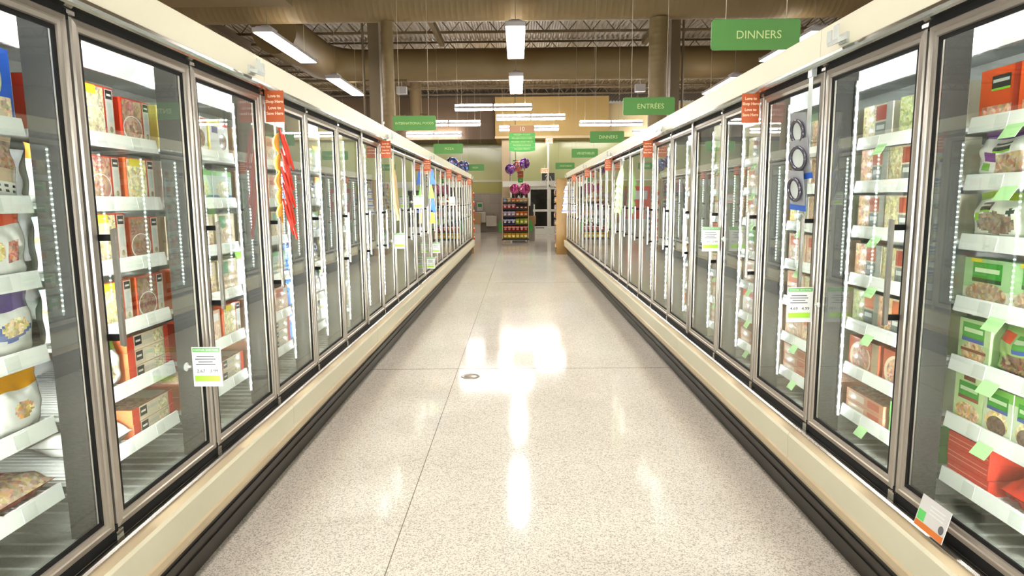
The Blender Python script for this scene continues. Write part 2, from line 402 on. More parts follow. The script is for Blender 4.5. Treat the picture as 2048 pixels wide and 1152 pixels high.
for xx, w_, h in ((-2.87, .11, 6.3), (3.17, .09, 6.3)):
    b = MB(); b.box(xx - w_, xx + w_, 13.42, 13.62, 0, h); b.box(xx - w_ - .02, xx + w_ + .02, 13.40, 13.64, 0, .02); struct(b.build('column', 'column_tan'))
for xx, lab in ((-3.10, 'thin vertical pipe left of the left ceiling column'), (3.34, 'thin vertical pipe right of the right ceiling column')):
    b = MB(); b.tube((xx, 13.5, 0), (xx, 13.5, 6.3), .025, 8); tag(b.build('riser_pipe', 'column_tan'), lab, 'pipe')
for p, q, lab in (((-9, 10.9, 4.98), (-2.8, 11.5, 4.98), 'thin sprinkler pipe below the near duct at upper left'), ((-9, 17.6, 4.66), (-2.9, 17.6, 4.66), 'thin sprinkler pipe below the far duct at left'),
                  ((4.0, 10.6, 5.0), (6.2, 10.4, 5.0), 'grey conduit above the nearest green sign at upper right')):
    b = MB(); b.tube(p, q, .03, 8); tag(b.build('sprinkler_pipe', 'joist'), lab, 'pipe')
for i, xx in enumerate((-5.1, -4.15)):
    b = MB(); b.path([(xx, 27.2, 6.32), (xx, 27.2, 5.2), (xx + .03, 27.2, 4.98), (xx + .13, 27.2, 4.86), (xx + .45, 27.2, 4.8)], .24, 16)
    o = smooth_angle(b.build('elbow_duct', 'duct'), 50); tag(o, ('left' if i == 0 else 'right') + ' of two brown elbow ducts hanging above the international foods sign', 'air duct')
for xx, yy, lab in ((-3.9, 22.5, 'small white box hung under the joists above the left freezers'), (4.15, 22.5, 'small white box hung under the joists above the right freezers')):
    b = MB(); b.box(xx - .17, xx + .17, yy - .1, yy + .1, 5.1, 5.34); b.tube((xx, yy, 5.34), (xx, yy, 5.6), .012, 6); tag(b.build('ceiling_speaker', 'lamp_white'), lab, 'speaker')

# ---------------------------------------------------------------- hanging lamps
def make_lamp():
    r = thing('hanging_lamp', (0, 0, 0), '', 'lamp', 'linear lamps over the aisles')
    h = MB(); h.prism([(-.17, .0), (.17, .0), (.165, .05), (.10, .10), (-.10, .10), (-.165, .05)], -1.24, 1.24); h.box(-.172, .172, -1.262, -1.24, -.005, .075); h.box(-.172, .172, 1.24, 1.262, -.005, .075)
    h.box(-.07, .07, -1.1, -.7, .1, .15); h.build('housing', 'lamp_white', r)
    d = MB(); d.prism([(-.155, -.012), (.155, -.012), (.16, .002), (-.16, .002)], -1.235, 1.235); d.build('diffuser', 'lamp_glow', r)
    u = MB(); u.box(-.05, .05, -.55, 1.05, .101, .106); u.build('uplight_slot', 'lamp_up', r)
    for y in (-1.0, 1.0):
        c = MB(); c.tube((0, y, .1), (0, y, 1.92), .006, 6); c.build('cable', 'cable', r)
    return r
lamp0 = make_lamp(); first = True
ROWS = ((-.02, 'over the middle of the aisle', (-1.1, 3.2, 7.7, 12.55, 16.95)), (-4.36, 'above the left freezers', (-1.1, 3.2, 8.0, 12.75, 17.0)), (5.34, 'above the right freezers', (-1.1, 3.4, 8.2, 13.1, 17.4)))
for xx, where, ys in ROWS:
    for i, yy in enumerate(ys):
        o = lamp0 if first else copy_tree(lamp0); first = False
        o.location = (xx, yy, 4.4)
        o['label'] = 'white linear lamp hung lengthwise %s, %s from the front wall' % (where, ['nearest', 'second', 'third', 'fourth', 'fifth'][len(ys) - 1 - i])
def make_strip():
    r = thing('strip_light', (0, 0, 0), '', 'lamp', 'strip lights hung crosswise at the front')
    h = MB(); h.box(-1.22, 1.22, -.10, .10, -.026, .044); h.box(-.03, .03, -.1, .1, -.05, .09); h.build('housing', 'lamp_white', r)
    for x0, x1 in ((-1.2, -.03), (.03, 1.2)):
        for z in (.082, -.062):
            t = MB(); t.tube((x0, -.03, z), (x1, -.03, z), .030, 8); t.build('tube', 'tube_glow', r)
    for x0 in (-1.0, 1.0):
        c = MB(); c.tube((x0, 0, .04), (x0, 0, 1.92), .005, 6); c.build('cable', 'cable', r)
    return r
st0 = make_strip(); first = True
for xx, yy, lab in ((-.75, 20.9, 'nearest crosswise strip light, in front of the brown and tan bulkheads'), (.48, 23.4, 'crosswise strip light above the number ten aisle sign'), (-2.6, 25.0, 'crosswise strip light right of the international foods sign'),
                    (3.6, 25.45, 'crosswise strip light before the tan bulkhead, left of the entrees sign'), (.48, 26.9, 'crosswise strip light mostly hidden behind the number ten aisle sign'), (-3.67, 29.0, 'farthest crosswise strip light at left, low before the brown bulkhead'),
                    (6.2, 28.6, 'crosswise strip light half hidden behind the right freezers'), (-6.2, 25.3, 'crosswise strip light hidden left of the international foods sign'), (8.2, 24.0, 'added crosswise strip light out of sight beyond the right freezers'), (-8.6, 28.8, 'added crosswise strip light out of sight beyond the left freezers')):  # last two strips are added out of view to brighten the store front
    o = st0 if first else copy_tree(st0); first = False
    o.location = (xx, yy, 4.4); o['label'] = lab

# ---------------------------------------------------------------- freezer cases
DOOR_Z0, DOOR_Z1 = .447, 2.050
SHELF_L = (1.73, 1.505, 1.28, 1.05, .82, .60)
SHELF_R = (1.735, 1.55, 1.355, 1.145, .94, .735, .535)
SHELF_W0, SHELF_W1 = .152, .62
G = .0085
def case_meshes(s, shelves):
    """all meshes of one six-door case; x runs from the door plane into the case for s=+1 and is mirrored for s=-1"""
    M = {}
    def mk(key, b, mats, sm=False):
        b.v = [(s * x, y, z) for x, y, z in b.v]
        M[key] = b.mesh(key, mats if isinstance(mats, (list, tuple)) else [mats], sm)
    L = CASE_L
    for k, (y0, y1) in enumerate(((0.002, L / 2 - .0015), (L / 2 + .0015, L - .002))):
        b = MB(); b.prism([(-.035, .410), (-.075, .404), (-.083, .392), (-.078, .285), (-.086, .278), (-.084, .25), (-.068, .224), (.04, .224), (.04, .410)], y0, y1); b.m[2] = b.m[5] = b.m[6] = b.m[7] = 1; mk('bumper%d' % k, b, ['bumper', 'bumper_tan'])
        b = MB(); b.prism([(-.022, 2.103), (-.026, 2.107), (-.026, 2.222), (-.018, 2.228), (.20, 2.228), (.20, 2.18), (.02, 2.18), (.02, 2.103)], y0, y1); mk('fascia%d' % k, b, 'cream')
    b = MB(); b.box(.012, .03, 0, L, 0, .224)
    for z in (.05, .1, .15): b.box(.004, .02, 0, L, z, z + .028)
    mk('kick', b, 'black_rubber')
    b = MB(); b.prism([(-.040, .410), (-.040, .417), (-.032, .423), (-.020, .423), (-.004, .416), (.0, .410)], 0, L); mk('sill', b, 'chrome')
    b = MB(); b.box(.004, .05, 0, L, .40, .462); mk('sill_strip', b, 'black')
    b = MB(); b.prism([(-.026, 2.071), (-.036, 2.076), (-.04, 2.088), (-.034, 2.102), (.02, 2.102), (.02, 2.071)], 0, L); mk('header', b, 'chrome')
    b = MB(); b.box(.006, .05, 0, L, 2.04, 2.078); mk('header_strip', b, 'black')
    b = MB(); b.box(.02, .78, 0, L, 2.13, 2.18); mk('top_cover', b, 'cream')
    b = MB(); b.box(.74, .78, 0.0, L, .05, 2.13); mk('back', b, 'liner_white')
    b = MB(); b.box(.05, .74, 0, L, 2.085, 2.12); b.prism([(.20, 2.085), (.23, 1.985), (.245, 1.985), (.28, 2.085)], 0, L); mk('liner', b, 'liner_white')
    b = MB(); b.box(.03, .74, 0, L, .36, .42)
    for i in range(60): b.box(.10, .70, .03 + i * (L - .06) / 60, .03 + i * (L - .06) / 60 + .022, .42, .428)
    mk('pan', b, 'pan_grey')
    b = MB(); b.box(.03, .78, 0, .022, .02, 2.13); mk('end0', b, ['cream']); b = MB(); b.box(.03, .78, L - .022, L, .02, 2.13); mk('end1', b, ['cream'])
    b = MB(); b.prism([(-.010, .44), (-.010, 2.077), (-.004, 2.077), (-.004, .44)], -.0095, .0095); mk('post', b, 'door_frame')
    b = MB(); b.box(.052, .056, .03, L - .03, 2.04, 2.075, 0); b.box(.056, .060, .03, L - .03, 2.045, 2.07, 1); mk('canopy', b, ['white_steel', 'canopy_fill_glow'])  # hidden emitter behind the header, added to brighten the products from above
    # door: frame of four mitred rails with a stepped face, origin at its near lower corner
    W, H = PITCH - 2 * G, DOOR_Z1 - DOOR_Z0
    b = MB()
    def ring(ins0, w0, ins1, w1):
        a = [(w0, ins0, ins0), (w0, W - ins0, ins0), (w0, W - ins0, H - ins0), (w0, ins0, H - ins0)]
        c = [(w1, ins1, ins1), (w1, W - ins1, ins1), (w1, W - ins1, H - ins1), (w1, ins1, H - ins1)]
        b.add(a + c, [(i, (i + 1) % 4, (i + 1) % 4 + 4, i + 4) for i in range(4)])
    ring(0, .03, 0, .006); ring(0, .006, .004, 0); ring(.004, 0, .020, -.002); ring(.020, -.002, .023, .003); ring(.023, .003, .036, .004); ring(.036, .004, .040, .012); ring(.040, .012, .040, .03); ring(.040, .03, 0, .03)
    b.v = [(x, y + G, z + DOOR_Z0) for x, y, z in b.v]; mk('door', b, 'door_frame')
    b = MB()
    for y0, y1, z0, z1 in ((.040, .053, .040, H - .040), (W - .053, W - .040, .040, H - .040), (.053, W - .053, .040, .053), (.053, W - .053, H - .053, H - .040)): b.box(.009, .016, y0 + G, y1 + G, z0 + DOOR_Z0, z1 + DOOR_Z0)
    mk('gasket', b, 'black')
    b = MB(); b.box(.0125, .0175, .044 + G, W - .044 + G, .044 + DOOR_Z0, H - .044 + DOOR_Z0); mk('pane', b, 'door_glass')
    b = MB(); yh = .052
    for z in (1.075, 1.395): b.box(-.036, .012, yh - .007, yh + .007, z - .010, z + .010, 1)
    b.prism([(-.05, 1.045), (-.036, 1.05), (-.036, 1.42), (-.05, 1.425)], yh - .007, yh + .007, 0); mk('handle', b, ['handle_steel', 'black'])
    b = MB(); b.prism([(-.008, 2.051), (.02, 2.051), (.02, 2.062), (.012, 2.07), (.0, 2.07), (-.008, 2.062)], -.018, .018); mk('hinge_top', b, 'chrome')
    b = MB(); b.prism([(-.008, .418), (.02, .418), (.02, .4465), (-.008, .4465)], -.018, .018); mk('hinge_low', b, 'chrome')
    # mullion behind the glass and two light rows, unseen far one strengthened as fill
    b = MB(); b.box(.034, .136, -.024, .024, .42, 2.085); b.box(.034, .04, -.045, .045, .42, 2.085); mk('mullion', b, 'mullion')
    for k, q in ((0, -1), (1, 1)):
        b = MB(); b.prism([(.118, 0), (.136, 0), (.136, 1), (.118, 1)] if k == 0 else [(.080, 0), (.110, 0), (.110, 1), (.080, 1)], 0, 1, 0); b.prism([(.1245, 0), (.1335, 0), (.1335, 1), (.1245, 1)] if k == 0 else [(.085, 0), (.106, 0), (.106, 1), (.085, 1)], 1.02, 1.5, 1)
        b.v = [(x, q * (.0245 + .008 * y), .50 + 1.50 * z) for x, y, z in b.v]; mk('led%d' % k, b, ['mullion', 'led' if k == 0 else 'led_fill_bar'])
    # shelf and its price rail; the mesh stands at z = 0, one door wide
    y0, y1 = .028, PITCH - .028
    b = MB(); b.box(SHELF_W0, SHELF_W1, y0, y1, -.018, -.006)
    for i in range(24): yy = y0 + (i + .5) * (y1 - y0) / 24; b.box(SHELF_W0, SHELF_W1, yy - .004, yy + .004, -.006, 0)
    for yy in (y0 + .01, y1 - .01): b.prism([(SHELF_W0 + .02, -.018), (SHELF_W1, -.018), (SHELF_W1, -.038)], yy - .004, yy + .004)
    mk('shelf', b, 'white_steel')
    b = MB(); b.prism([(SHELF_W0 - .012, -.030), (SHELF_W0 - .003, .022), (SHELF_W0 + .004, .022), (SHELF_W0 + .004, -.030)], y0, y1, 0)
    for f_ in (.12, .42, .74): yy = y0 + f_ * (y1 - y0); b.prism([(SHELF_W0 - .0125, -.024), (SHELF_W0 - .0055, .016), (SHELF_W0 - .004, .016), (SHELF_W0 - .011, -.024)], yy, yy + .055, 1)
    mk('rail', b, ['rail_white', 'tag_grey'])
    b = MB()
    for f_ in (.18, .62): yy = y0 + f_ * (y1 - y0); b.add([(SHELF_W0 - .014, yy, -.02), (SHELF_W0 - .014, yy + .07, -.02), (SHELF_W0 - .036, yy + .078, -.062), (SHELF_W0 - .036, yy + .008, -.062)], [(0, 1, 2, 3)])
    for v in list(b.v): b.v.append((v[0] - .001, v[1], v[2]))
    k_ = len(b.v) // 2
    for g in range(k_ // 4):
        o_ = g * 4; b.f += [(o_ + k_, o_ + k_ + 3, o_ + k_ + 2, o_ + k_ + 1)] + [(o_ + i, o_ + (i + 1) % 4, o_ + (i + 1) % 4 + k_, o_ + i + k_) for i in range(4)]; b.m += [0] * 5; b.c += [(1, 1, 1)] * 5
    mk('flag', b, 'tag_green')
    for me in M.values(): pass
    return M
NAMES = {'bumper0': 'bumper_panel', 'bumper1': 'bumper_panel', 'fascia0': 'fascia_panel', 'fascia1': 'fascia_panel', 'kick': 'kick_plate', 'sill': 'sill_trim', 'sill_strip': 'sill_gasket', 'header': 'header_trim', 'header_strip': 'header_gasket',
         'top_cover': 'top_cover', 'back': 'back_panel', 'liner': 'air_duct_liner', 'pan': 'return_air_grille', 'end0': 'end_panel', 'end1': 'end_panel', 'canopy': 'canopy_fill'}
def make_case(M, side, y, shelves, label, lit_from=0, flags=False, stocked=True):
    s = -1 if side == 'L' else 1
    r = thing('freezer_case', (XL if s < 0 else XR, y, 0), label, 'freezer', 'glass door freezer cases along the aisle')
    for k, nm in NAMES.items(): put(nm, M[k], r)
    for i in range(NDOOR + 1):
        if 0 < i < NDOOR:
            put('hinge', M['hinge_top'], r, (0, i * PITCH, 0)); put('hinge', M['hinge_low'], r, (0, i * PITCH, 0))
        else: put('end_post', M['post'], r, (0, .0105 if i == 0 else CASE_L - .0105, 0))
        yy = i * PITCH + (.046 if i == 0 else -.046 if i == NDOOR else 0)
        m = put('mullion', M['mullion'], r, (0, yy, 0))
        for k in (0, 1):
            if (i == 0 and k == 0) or (i == NDOOR and k == 1) or (i < lit_from and k == 0): continue
            put('light_strip', M['led%d' % k], m)
    for i in range(NDOOR):
        d = put('door', M['door'], r, (0, i * PITCH, 0))
        put('gasket', M['gasket'], d); put('glass_pane', M['pane'], d); put('handle', M['handle'], d)
        if stocked:
            for j, z in enumerate(shelves):
                sh = put('shelf', M['shelf'], r, (0, i * PITCH, z)); put('price_rail', M['rail'], sh)
                if flags and (i * 7 + j * 3) % 4 != 1: put('shelf_tag', M['flag'], sh)
    return r
ML = case_meshes(-1, SHELF_L); MR = case_meshes(1, SHELF_R)
WHICH = ['nearest', 'second nearest', 'third nearest', 'farthest']
for i in range(-1, 4):
    nm = 'behind the camera' if i < 0 else WHICH[i]  # the unseen, unstocked pair behind is included for its light on the floor
    make_case(ML, 'L', LY0 + i * CASE_L, SHELF_L, 'cream and steel glass door freezer case on the left, ' + nm, 3 if i == 0 else 0, False, i >= 0)
    make_case(MR, 'R', RY0 + i * CASE_L, SHELF_R, 'cream and steel glass door freezer case on the right, ' + nm, 3 if i == 0 else 0, True, i >= 0)

# ---------------------------------------------------------------- packages
def C(*rgb): return lin(rgb)
WHITE, RED, BLACK, LIME = C(240, 240, 238), C(206, 58, 34), C(34, 32, 34), C(170, 206, 40)
PASTA, MEAT, CREAMY, VEG, BROWN, GOLD, SALAD = C(222, 196, 140), C(168, 92, 60), C(232, 208, 130), C(150, 140, 70), C(128, 84, 54), C(226, 168, 70), C(190, 170, 110)
GREEN, PURPLE, BLUE, ORANGE, GREY, PALE = C(86, 170, 60), C(104, 70, 140), C(40, 80, 180), C(232, 130, 40), C(176, 178, 174), C(206, 232, 180)
# a design is a list of marks in fractions of the front: ('r', u0, v0, u1, v1, colour, food?) or ('e', cu, cv, ru, rv, colour, food?)
def box_pkg(w_, h, d, bg, marks, side=None, top=None):
    b = MB(); side = side or bg
    x0, x1 = -w_ / 2, w_ / 2
    V = [(x0, 0, 0), (x1, 0, 0), (x1, d, 0), (x0, d, 0), (x0, 0, h), (x1, 0, h), (x1, d, h), (x0, d, h)]
    for f, c in (((0, 3, 2, 1), side), ((4, 5, 6, 7), side), ((0, 1, 5, 4), bg), ((1, 2, 6, 5), side), ((2, 3, 7, 6), side), ((3, 0, 4, 7), side)):
        b.add([V[i] for i in f], [(0, 1, 2, 3)], 0, c)
    y = 0
    for mk in marks:
        y -= .00035; k, a1, a2, a3, a4, c = mk[:6]; m = 1 if len(mk) > 6 and mk[6] else 0
        if k == 'r': b.quad(x0 + a1 * w_, x0 + a3 * w_, a2 * h, a4 * h, y, m, c)
        else:
            pts = [(max(x0 + .001, min(x1 - .001, x0 + (a1 + a3 * math.cos(t)) * w_)), y, max(.001, min(h - .001, (a2 + a4 * math.sin(t)) * h))) for t in [2 * math.pi * i / 22 for i in range(22)]]
            b.add(pts, [tuple(range(22))], m, c)
    z = h
    for mk in (top or []):
        z += .00035; k, a1, a2, a3, a4, c = mk[:6]; m = 1 if len(mk) > 6 and mk[6] else 0
        if k == 'r': b.add([(x0 + a1 * w_, a2 * d, z), (x0 + a3 * w_, a2 * d, z), (x0 + a3 * w_, a4 * d, z), (x0 + a1 * w_, a4 * d, z)], [(0, 1, 2, 3)], m, c)
        else: b.add([(x0 + (a1 + a3 * math.cos(t)) * w_, (a2 + a4 * math.sin(t)) * d, z) for t in [2 * math.pi * i / 22 for i in range(22)]], [tuple(range(22))], m, c)
    return b.mesh('carton', ['print', 'food'], recalc=False)
def bag_pkg(w_, h, d, bg, marks, seed=0, nu=20, nv=26, lump=.0, food_bg=False):
    rnd = random.Random(seed); ph = [rnd.uniform(0, 6.3) for _ in range(8)]
    b = MB()
    def P(i, j, side):
        u, v = i / nu, j / nv
        edge = max(0, 1 - abs(2 * u - 1) ** 6) ** .45; vert = min(1, max(0, (v - .03) / .12)) ** .6 * min(1, max(0, (.95 - v) / .3)) ** .8
        t = edge * vert
        wob = .06 * math.sin(9 * u + ph[0] + 5 * v) + .05 * math.sin(17 * v + ph[1] - 7 * u) + .05 * math.sin(25 * u + 19 * v + ph[2])
        t *= 1 + wob + lump * (math.sin(31 * u + ph[3]) * math.sin(29 * v + ph[4]))
        t = min(t, 1.0)
        pin = 1 - .05 * (1 - abs(2 * v - 1) ** 2) * (abs(2 * u - 1))
        x = (u - .5) * w_ * pin + .004 * math.sin(11 * v + ph[5]); z = v * h + .004 * math.sin(9 * u + ph[6]) * (1 if .05 < v else 0)
        return (x, d / 2 + side * (d / 2 * t + .0012), z)
    def colour(u, v):
        c, m = bg, (1 if food_bg else 0)
        for mk in marks:
            k, a1, a2, a3, a4, cc = mk[:6]
            if (k == 'r' and a1 <= u <= a3 and a2 <= v <= a4) or (k == 'e' and ((u - a1) / a3) ** 2 + ((v - a2) / a4) ** 2 <= 1): c, m = cc, (1 if len(mk) > 6 and mk[6] else 0)
        return c, m
    for side in (-1, 1):
        o = len(b.v); b.v += [P(i, j, side) for j in range(nv + 1) for i in range(nu + 1)]
        for j in range(nv):
            for i in range(nu):
                a = o + j * (nu + 1) + i; q = (a, a + 1, a + nu + 2, a + nu + 1)
                if side > 0: q = q[::-1]
                c, m = colour((i + .5) / nu, (j + .5) / nv) if side < 0 else (bg, 0)
                b.f.append(q); b.m.append(m); b.c.append(c)
    me = b.mesh('bag', ['film', 'film_food'], smooth=True, recalc=False)
    return me
PK = {'': dict(w=.15)}
def pk(key, kind, w_, h, d, bg, marks, name, desc, cat, side=None, top=None, **kw):
    me = box_pkg(w_, h, d, bg, marks, side, top) if kind == 'box' else bag_pkg(w_, h, d, bg, marks, seed=len(PK), **kw)
    PK[key] = dict(me=me, w=w_, h=h, d=d, name=name, desc=desc, cat=cat)
def dinner(food1, extra=()):
    return [('r', .03, .03, .70, .97, food1, 1), ('e', .36, .32, .34, .30, WHITE), ('e', .36, .33, .31, .27, food1, 1), ('r', .74, .05, .97, .97, C(222, 218, 210)), ('r', .76, .78, .95, .95, BLACK), ('r', .79, .84, .92, .88, WHITE),
            ('r', .79, .34, .91, .72, C(200, 206, 204)), ('e', .86, .2, .05, .06, VEG, 1), ('r', .78, .05, .93, .12, C(120, 140, 120))] + list(extra)
YTAG = ('r', .12, .82, .46, .98, C(246, 226, 50))
pk('pasta', 'box', .192, .185, .05, RED, dinner(PASTA, [YTAG]), 'frozen_dinner_carton', 'red pasta dinner carton', 'frozen dinner')
pk('stew', 'box', .186, .165, .05, RED, dinner(C(190, 120, 84), [('e', .3, .82, .16, .12, C(190, 50, 40), 1)]), 'frozen_dinner_carton', 'red meatball dinner carton', 'frozen dinner')
pk('creamy', 'box', .19, .168, .05, C(214, 90, 50), dinner(CREAMY, [YTAG]), 'frozen_dinner_carton', 'orange noodle dinner carton', 'frozen dinner')
pk('roast', 'box', .19, .168, .05, C(204, 76, 44), dinner(C(150, 84, 58)), 'frozen_dinner_carton', 'red roast dinner carton', 'frozen dinner')
pk('flat', 'box', .285, .058, .25, C(226, 210, 186), [('r', 0, 0, .16, 1, RED), ('r', .18, .3, .34, .9, BLACK), ('r', .2, .52, .31, .66, WHITE), ('r', .36, .5, .6, .74, C(200, 196, 186)), ('r', .62, .1, .84, .9, PASTA, 1), ('r', .88, 0, 1, 1, RED)], 'family_dinner_carton', 'flat red family dinner carton', 'frozen dinner',
   side=C(214, 116, 70), top=[('r', .02, .02, .98, .98, C(196, 132, 84), 1), ('r', .55, .06, .95, .5, C(226, 214, 196))])
plate = lambda: [('e', .56, .42, .32, .14, C(120, 130, 180)), ('e', .6, .47, .24, .14, C(232, 196, 120), 1)]
pk('bag_orange', 'bag', .205, .185, .07, WHITE, [('r', 0, .74, 1, 1, C(226, 132, 50)), ('r', .3, .32, .4, .6, C(160, 120, 80)), ('e', .5, .42, .16, .12, C(170, 120, 80), 1)], 'frozen_food_bag', 'white bag with orange top', 'frozen food bag')
pk('bag_purple', 'bag', .21, .195, .05, WHITE, [('r', 0, .72, 1, 1, C(112, 96, 146))] + plate(), 'frozen_food_bag', 'white bag with purple top', 'frozen food bag')
pk('bag_red', 'bag', .21, .2, .05, WHITE, [('r', 0, .8, 1, 1, C(220, 86, 50)), ('e', .3, .45, .26, .17, C(236, 210, 110), 1), ('r', .62, .28, .82, .56, C(214, 74, 60), 1)], 'frozen_food_bag', 'white bag with red top', 'frozen food bag')
pk('bag_gold', 'bag', .2, .19, .05, WHITE, [('r', 0, .74, 1, 1, C(236, 166, 40)), ('e', .55, .4, .2, .14, GOLD, 1)], 'frozen_food_bag', 'white bag with golden top', 'frozen food bag')
pk('bag_plain', 'bag', .2, .185, .07, WHITE, [('r', 0, .9, 1, 1, C(150, 200, 216)), ('e', .3, .6, .3, .12, GOLD, 1)], 'frozen_food_bag', 'plain white bag', 'frozen food bag')
pk('bag_greentop', 'bag', .17, .19, .07, WHITE, [('r', 0, .76, 1, 1, C(110, 170, 60)), ('e', .5, .38, .28, .16, PASTA, 1)], 'frozen_food_bag', 'white bag with green top', 'frozen food bag')
chk = [('r', i * .1, .10 + .06 * (j % 3), i * .1 + .05, .13 + .06 * (j % 3), C(60, 56, 56)) for i in range(10) for j in range(3)]
pk('fries', 'bag', .32, .195, .05, C(222, 196, 168), [('r', 0, .5, 1, .92, C(180, 116, 66), 1), ('r', 0, .08, 1, .3, WHITE)] + chk, 'fries_bag', 'brown fries bag', 'frozen fries', food_bg=False, nu=40)
pk('blue_box', 'box', .2, .215, .06, C(44, 96, 200), [('e', .36, .74, .22, .14, C(236, 190, 70), 1), ('e', .68, .6, .14, .24, C(200, 190, 90), 1), ('r', .05, .02, .95, .36, C(220, 178, 120), 1), ('r', .08, .86, .3, .95, WHITE)], 'fish_fillet_carton', 'tall blue carton', 'frozen fish')
pk('tater', 'bag', .22, .2, .06, C(206, 44, 36), [('r', .05, .5, .6, .66, C(240, 200, 60)), ('r', 0, .12, 1, .42, C(196, 128, 70), 1), ('r', .1, .2, .9, .32, C(100, 64, 150))], 'potato_bag', 'red potato bag', 'frozen potatoes')
pk('red_fries', 'bag', .322, .32, .075, C(220, 84, 52), [('r', 0, 0, 1, .34, C(200, 146, 84), 1), ('r', .04, .66, .5, .8, C(112, 84, 160)), ('e', .45, .55, .2, .1, C(230, 170, 90), 1), ('r', .5, .4, .86, .48, C(120, 80, 190)), ('r', .7, .5, 1, .8, C(230, 190, 110), 1)], 'fries_bag', 'large red fries bag', 'frozen fries')
pk('white_flat', 'bag', .205, .27, .085, C(236, 236, 230), [('r', .3, .5, .62, .66, C(206, 160, 100), 1), ('r', .62, .5, .72, .66, C(150, 150, 180))], 'frozen_food_bag', 'large plain white bag', 'frozen food bag')
pk('yellow_box', 'box', .2, .17, .055, C(236, 234, 228), [('r', 0, .84, .6, 1, C(244, 220, 60)), ('r', .1, .64, .42, .82, C(104, 92, 140)), ('e', .68, .38, .27, .3, WHITE), ('e', .68, .42, .2, .24, C(150, 104, 76), 1), ('r', .7, .86, .95, .97, C(200, 60, 60))], 'breakfast_carton', 'white and yellow meal carton', 'frozen meal', side=C(240, 226, 120))
pk('redwhite', 'box', .205, .17, .05, C(236, 226, 222), [('r', 0, .7, 1, 1, C(226, 90, 66)), ('e', .5, .34, .36, .24, C(230, 190, 170), 1)], 'frozen_meal_carton', 'white carton with red top', 'frozen meal')
pk('bluegreen', 'box', .21, .15, .045, C(190, 206, 200), [('r', 0, .84, 1, 1, C(120, 180, 110)), ('r', 0, 0, 1, .22, C(90, 120, 170)), ('e', .5, .4, .36, .28, C(206, 190, 140), 1)], 'frozen_meal_carton', 'blue and green meal carton', 'frozen meal')
pk('greenlogo', 'box', .19, .165, .045, C(226, 208, 178), [('r', .04, .02, .96, .6, C(222, 178, 128), 1), ('r', .08, .58, .46, .94, C(96, 150, 106)), ('r', .52, .62, .94, .95, C(232, 214, 190))], 'frozen_meal_carton', 'tan carton with green logo', 'frozen meal')
pk('bluebag', 'bag', .2, .18, .07, C(70, 110, 180), [('r', .1, .6, .9, .86, WHITE), ('e', .5, .35, .4, .2, C(200, 190, 150), 1), ('r', .2, .66, .8, .78, C(40, 70, 160))], 'frozen_food_bag', 'blue and white bag', 'frozen food bag')
# right-hand side
logo = lambda u0, v0, u1, v1: [('r', u0, v0, u1, v1, C(48, 50, 44)), ('r', u0 + .03, v0 + (v1 - v0) * .45, u1 - .03, v0 + (v1 - v0) * .7, C(200, 204, 196)), ('r', u0, v0 - .04, u1, v0, C(130, 200, 60))]
pk('big_red_top', 'bag', .29, .235, .10, C(236, 236, 230), [('r', 0, .82, 1, 1, C(214, 74, 44)), ('r', .34, .42, 1, .68, C(190, 130, 80), 1), ('r', .1, .36, .28, .5, C(170, 50, 50))] + logo(.12, .6, .42, .76) + [('r', .1, .24, .24, .34, C(120, 190, 60))], 'frozen_food_bag', 'large white bag with red header', 'frozen food bag')
pk('orange_box', 'box', .17, .165, .05, C(222, 86, 40), logo(.3, .62, .78, .86) + [('r', .1, .04, .85, .3, C(226, 140, 90), 1), ('r', .86, 0, 1, 1, C(180, 60, 40))], 'frozen_meal_carton', 'orange carton with black logo', 'frozen meal')
pk('purple_top', 'bag', .25, .152, .07, C(238, 236, 232), [('r', 0, .84, 1, 1, C(120, 64, 150)), ('r', .42, .12, .96, .52, C(196, 144, 90), 1), ('r', .22, .4, .4, .58, C(116, 62, 140)), ('r', .14, .18, .3, .34, C(120, 190, 60))] + logo(.34, .62, .66, .78), 'frozen_food_bag', 'white bag with purple header', 'frozen food bag')
pk('nugget', 'box', .26, .15, .05, C(240, 236, 236), [('r', .6, 0, 1, 1, C(150, 70, 136)), ('r', .3, .05, .96, .62, C(206, 140, 80), 1), ('r', .05, .34, .2, .52, C(190, 80, 160)), ('r', .05, .1, .2, .28, C(116, 200, 60)), ('r', 0, .94, 1, 1, C(180, 90, 170))] + logo(.04, .64, .26, .86), 'nugget_carton', 'white and magenta nugget carton', 'frozen nuggets')
pk('lime_top', 'bag', .235, .158, .075, C(236, 238, 226), [('r', 0, .84, 1, 1, C(176, 206, 40)), ('e', .5, .38, .36, .22, C(150, 120, 92), 1), ('r', .1, .44, .22, .56, C(150, 210, 60)), ('e', .78, .62, .06, .07, C(70, 80, 70))] + logo(.18, .62, .4, .76), 'frozen_food_bag', 'white bag with lime header', 'frozen food bag')
pk('brown_top', 'bag', .195, .158, .075, C(236, 236, 228), [('r', 0, .84, 1, 1, C(156, 110, 80)), ('e', .5, .36, .36, .2, C(200, 160, 110), 1), ('r', .02, .06, .2, .34, C(110, 190, 60)), ('r', .7, .4, .96, .62, C(100, 160, 70), 1), ('r', .5, .02, .9, .1, C(120, 190, 70))] + logo(.1, .64, .34, .78), 'frozen_food_bag', 'white bag with brown header', 'frozen food bag')
gl = lambda u0, v0, u1, v1, s: [('r', u0, v0, u1, v1, C(64, 160, 54)), ('r', u0 + .05, v0 + (v1 - v0) * .5, u1 - .05, v0 + (v1 - v0) * .72, C(220, 240, 200)), ('r', u0, v0, u1, v0 + (v1 - v0) * .2, s)]
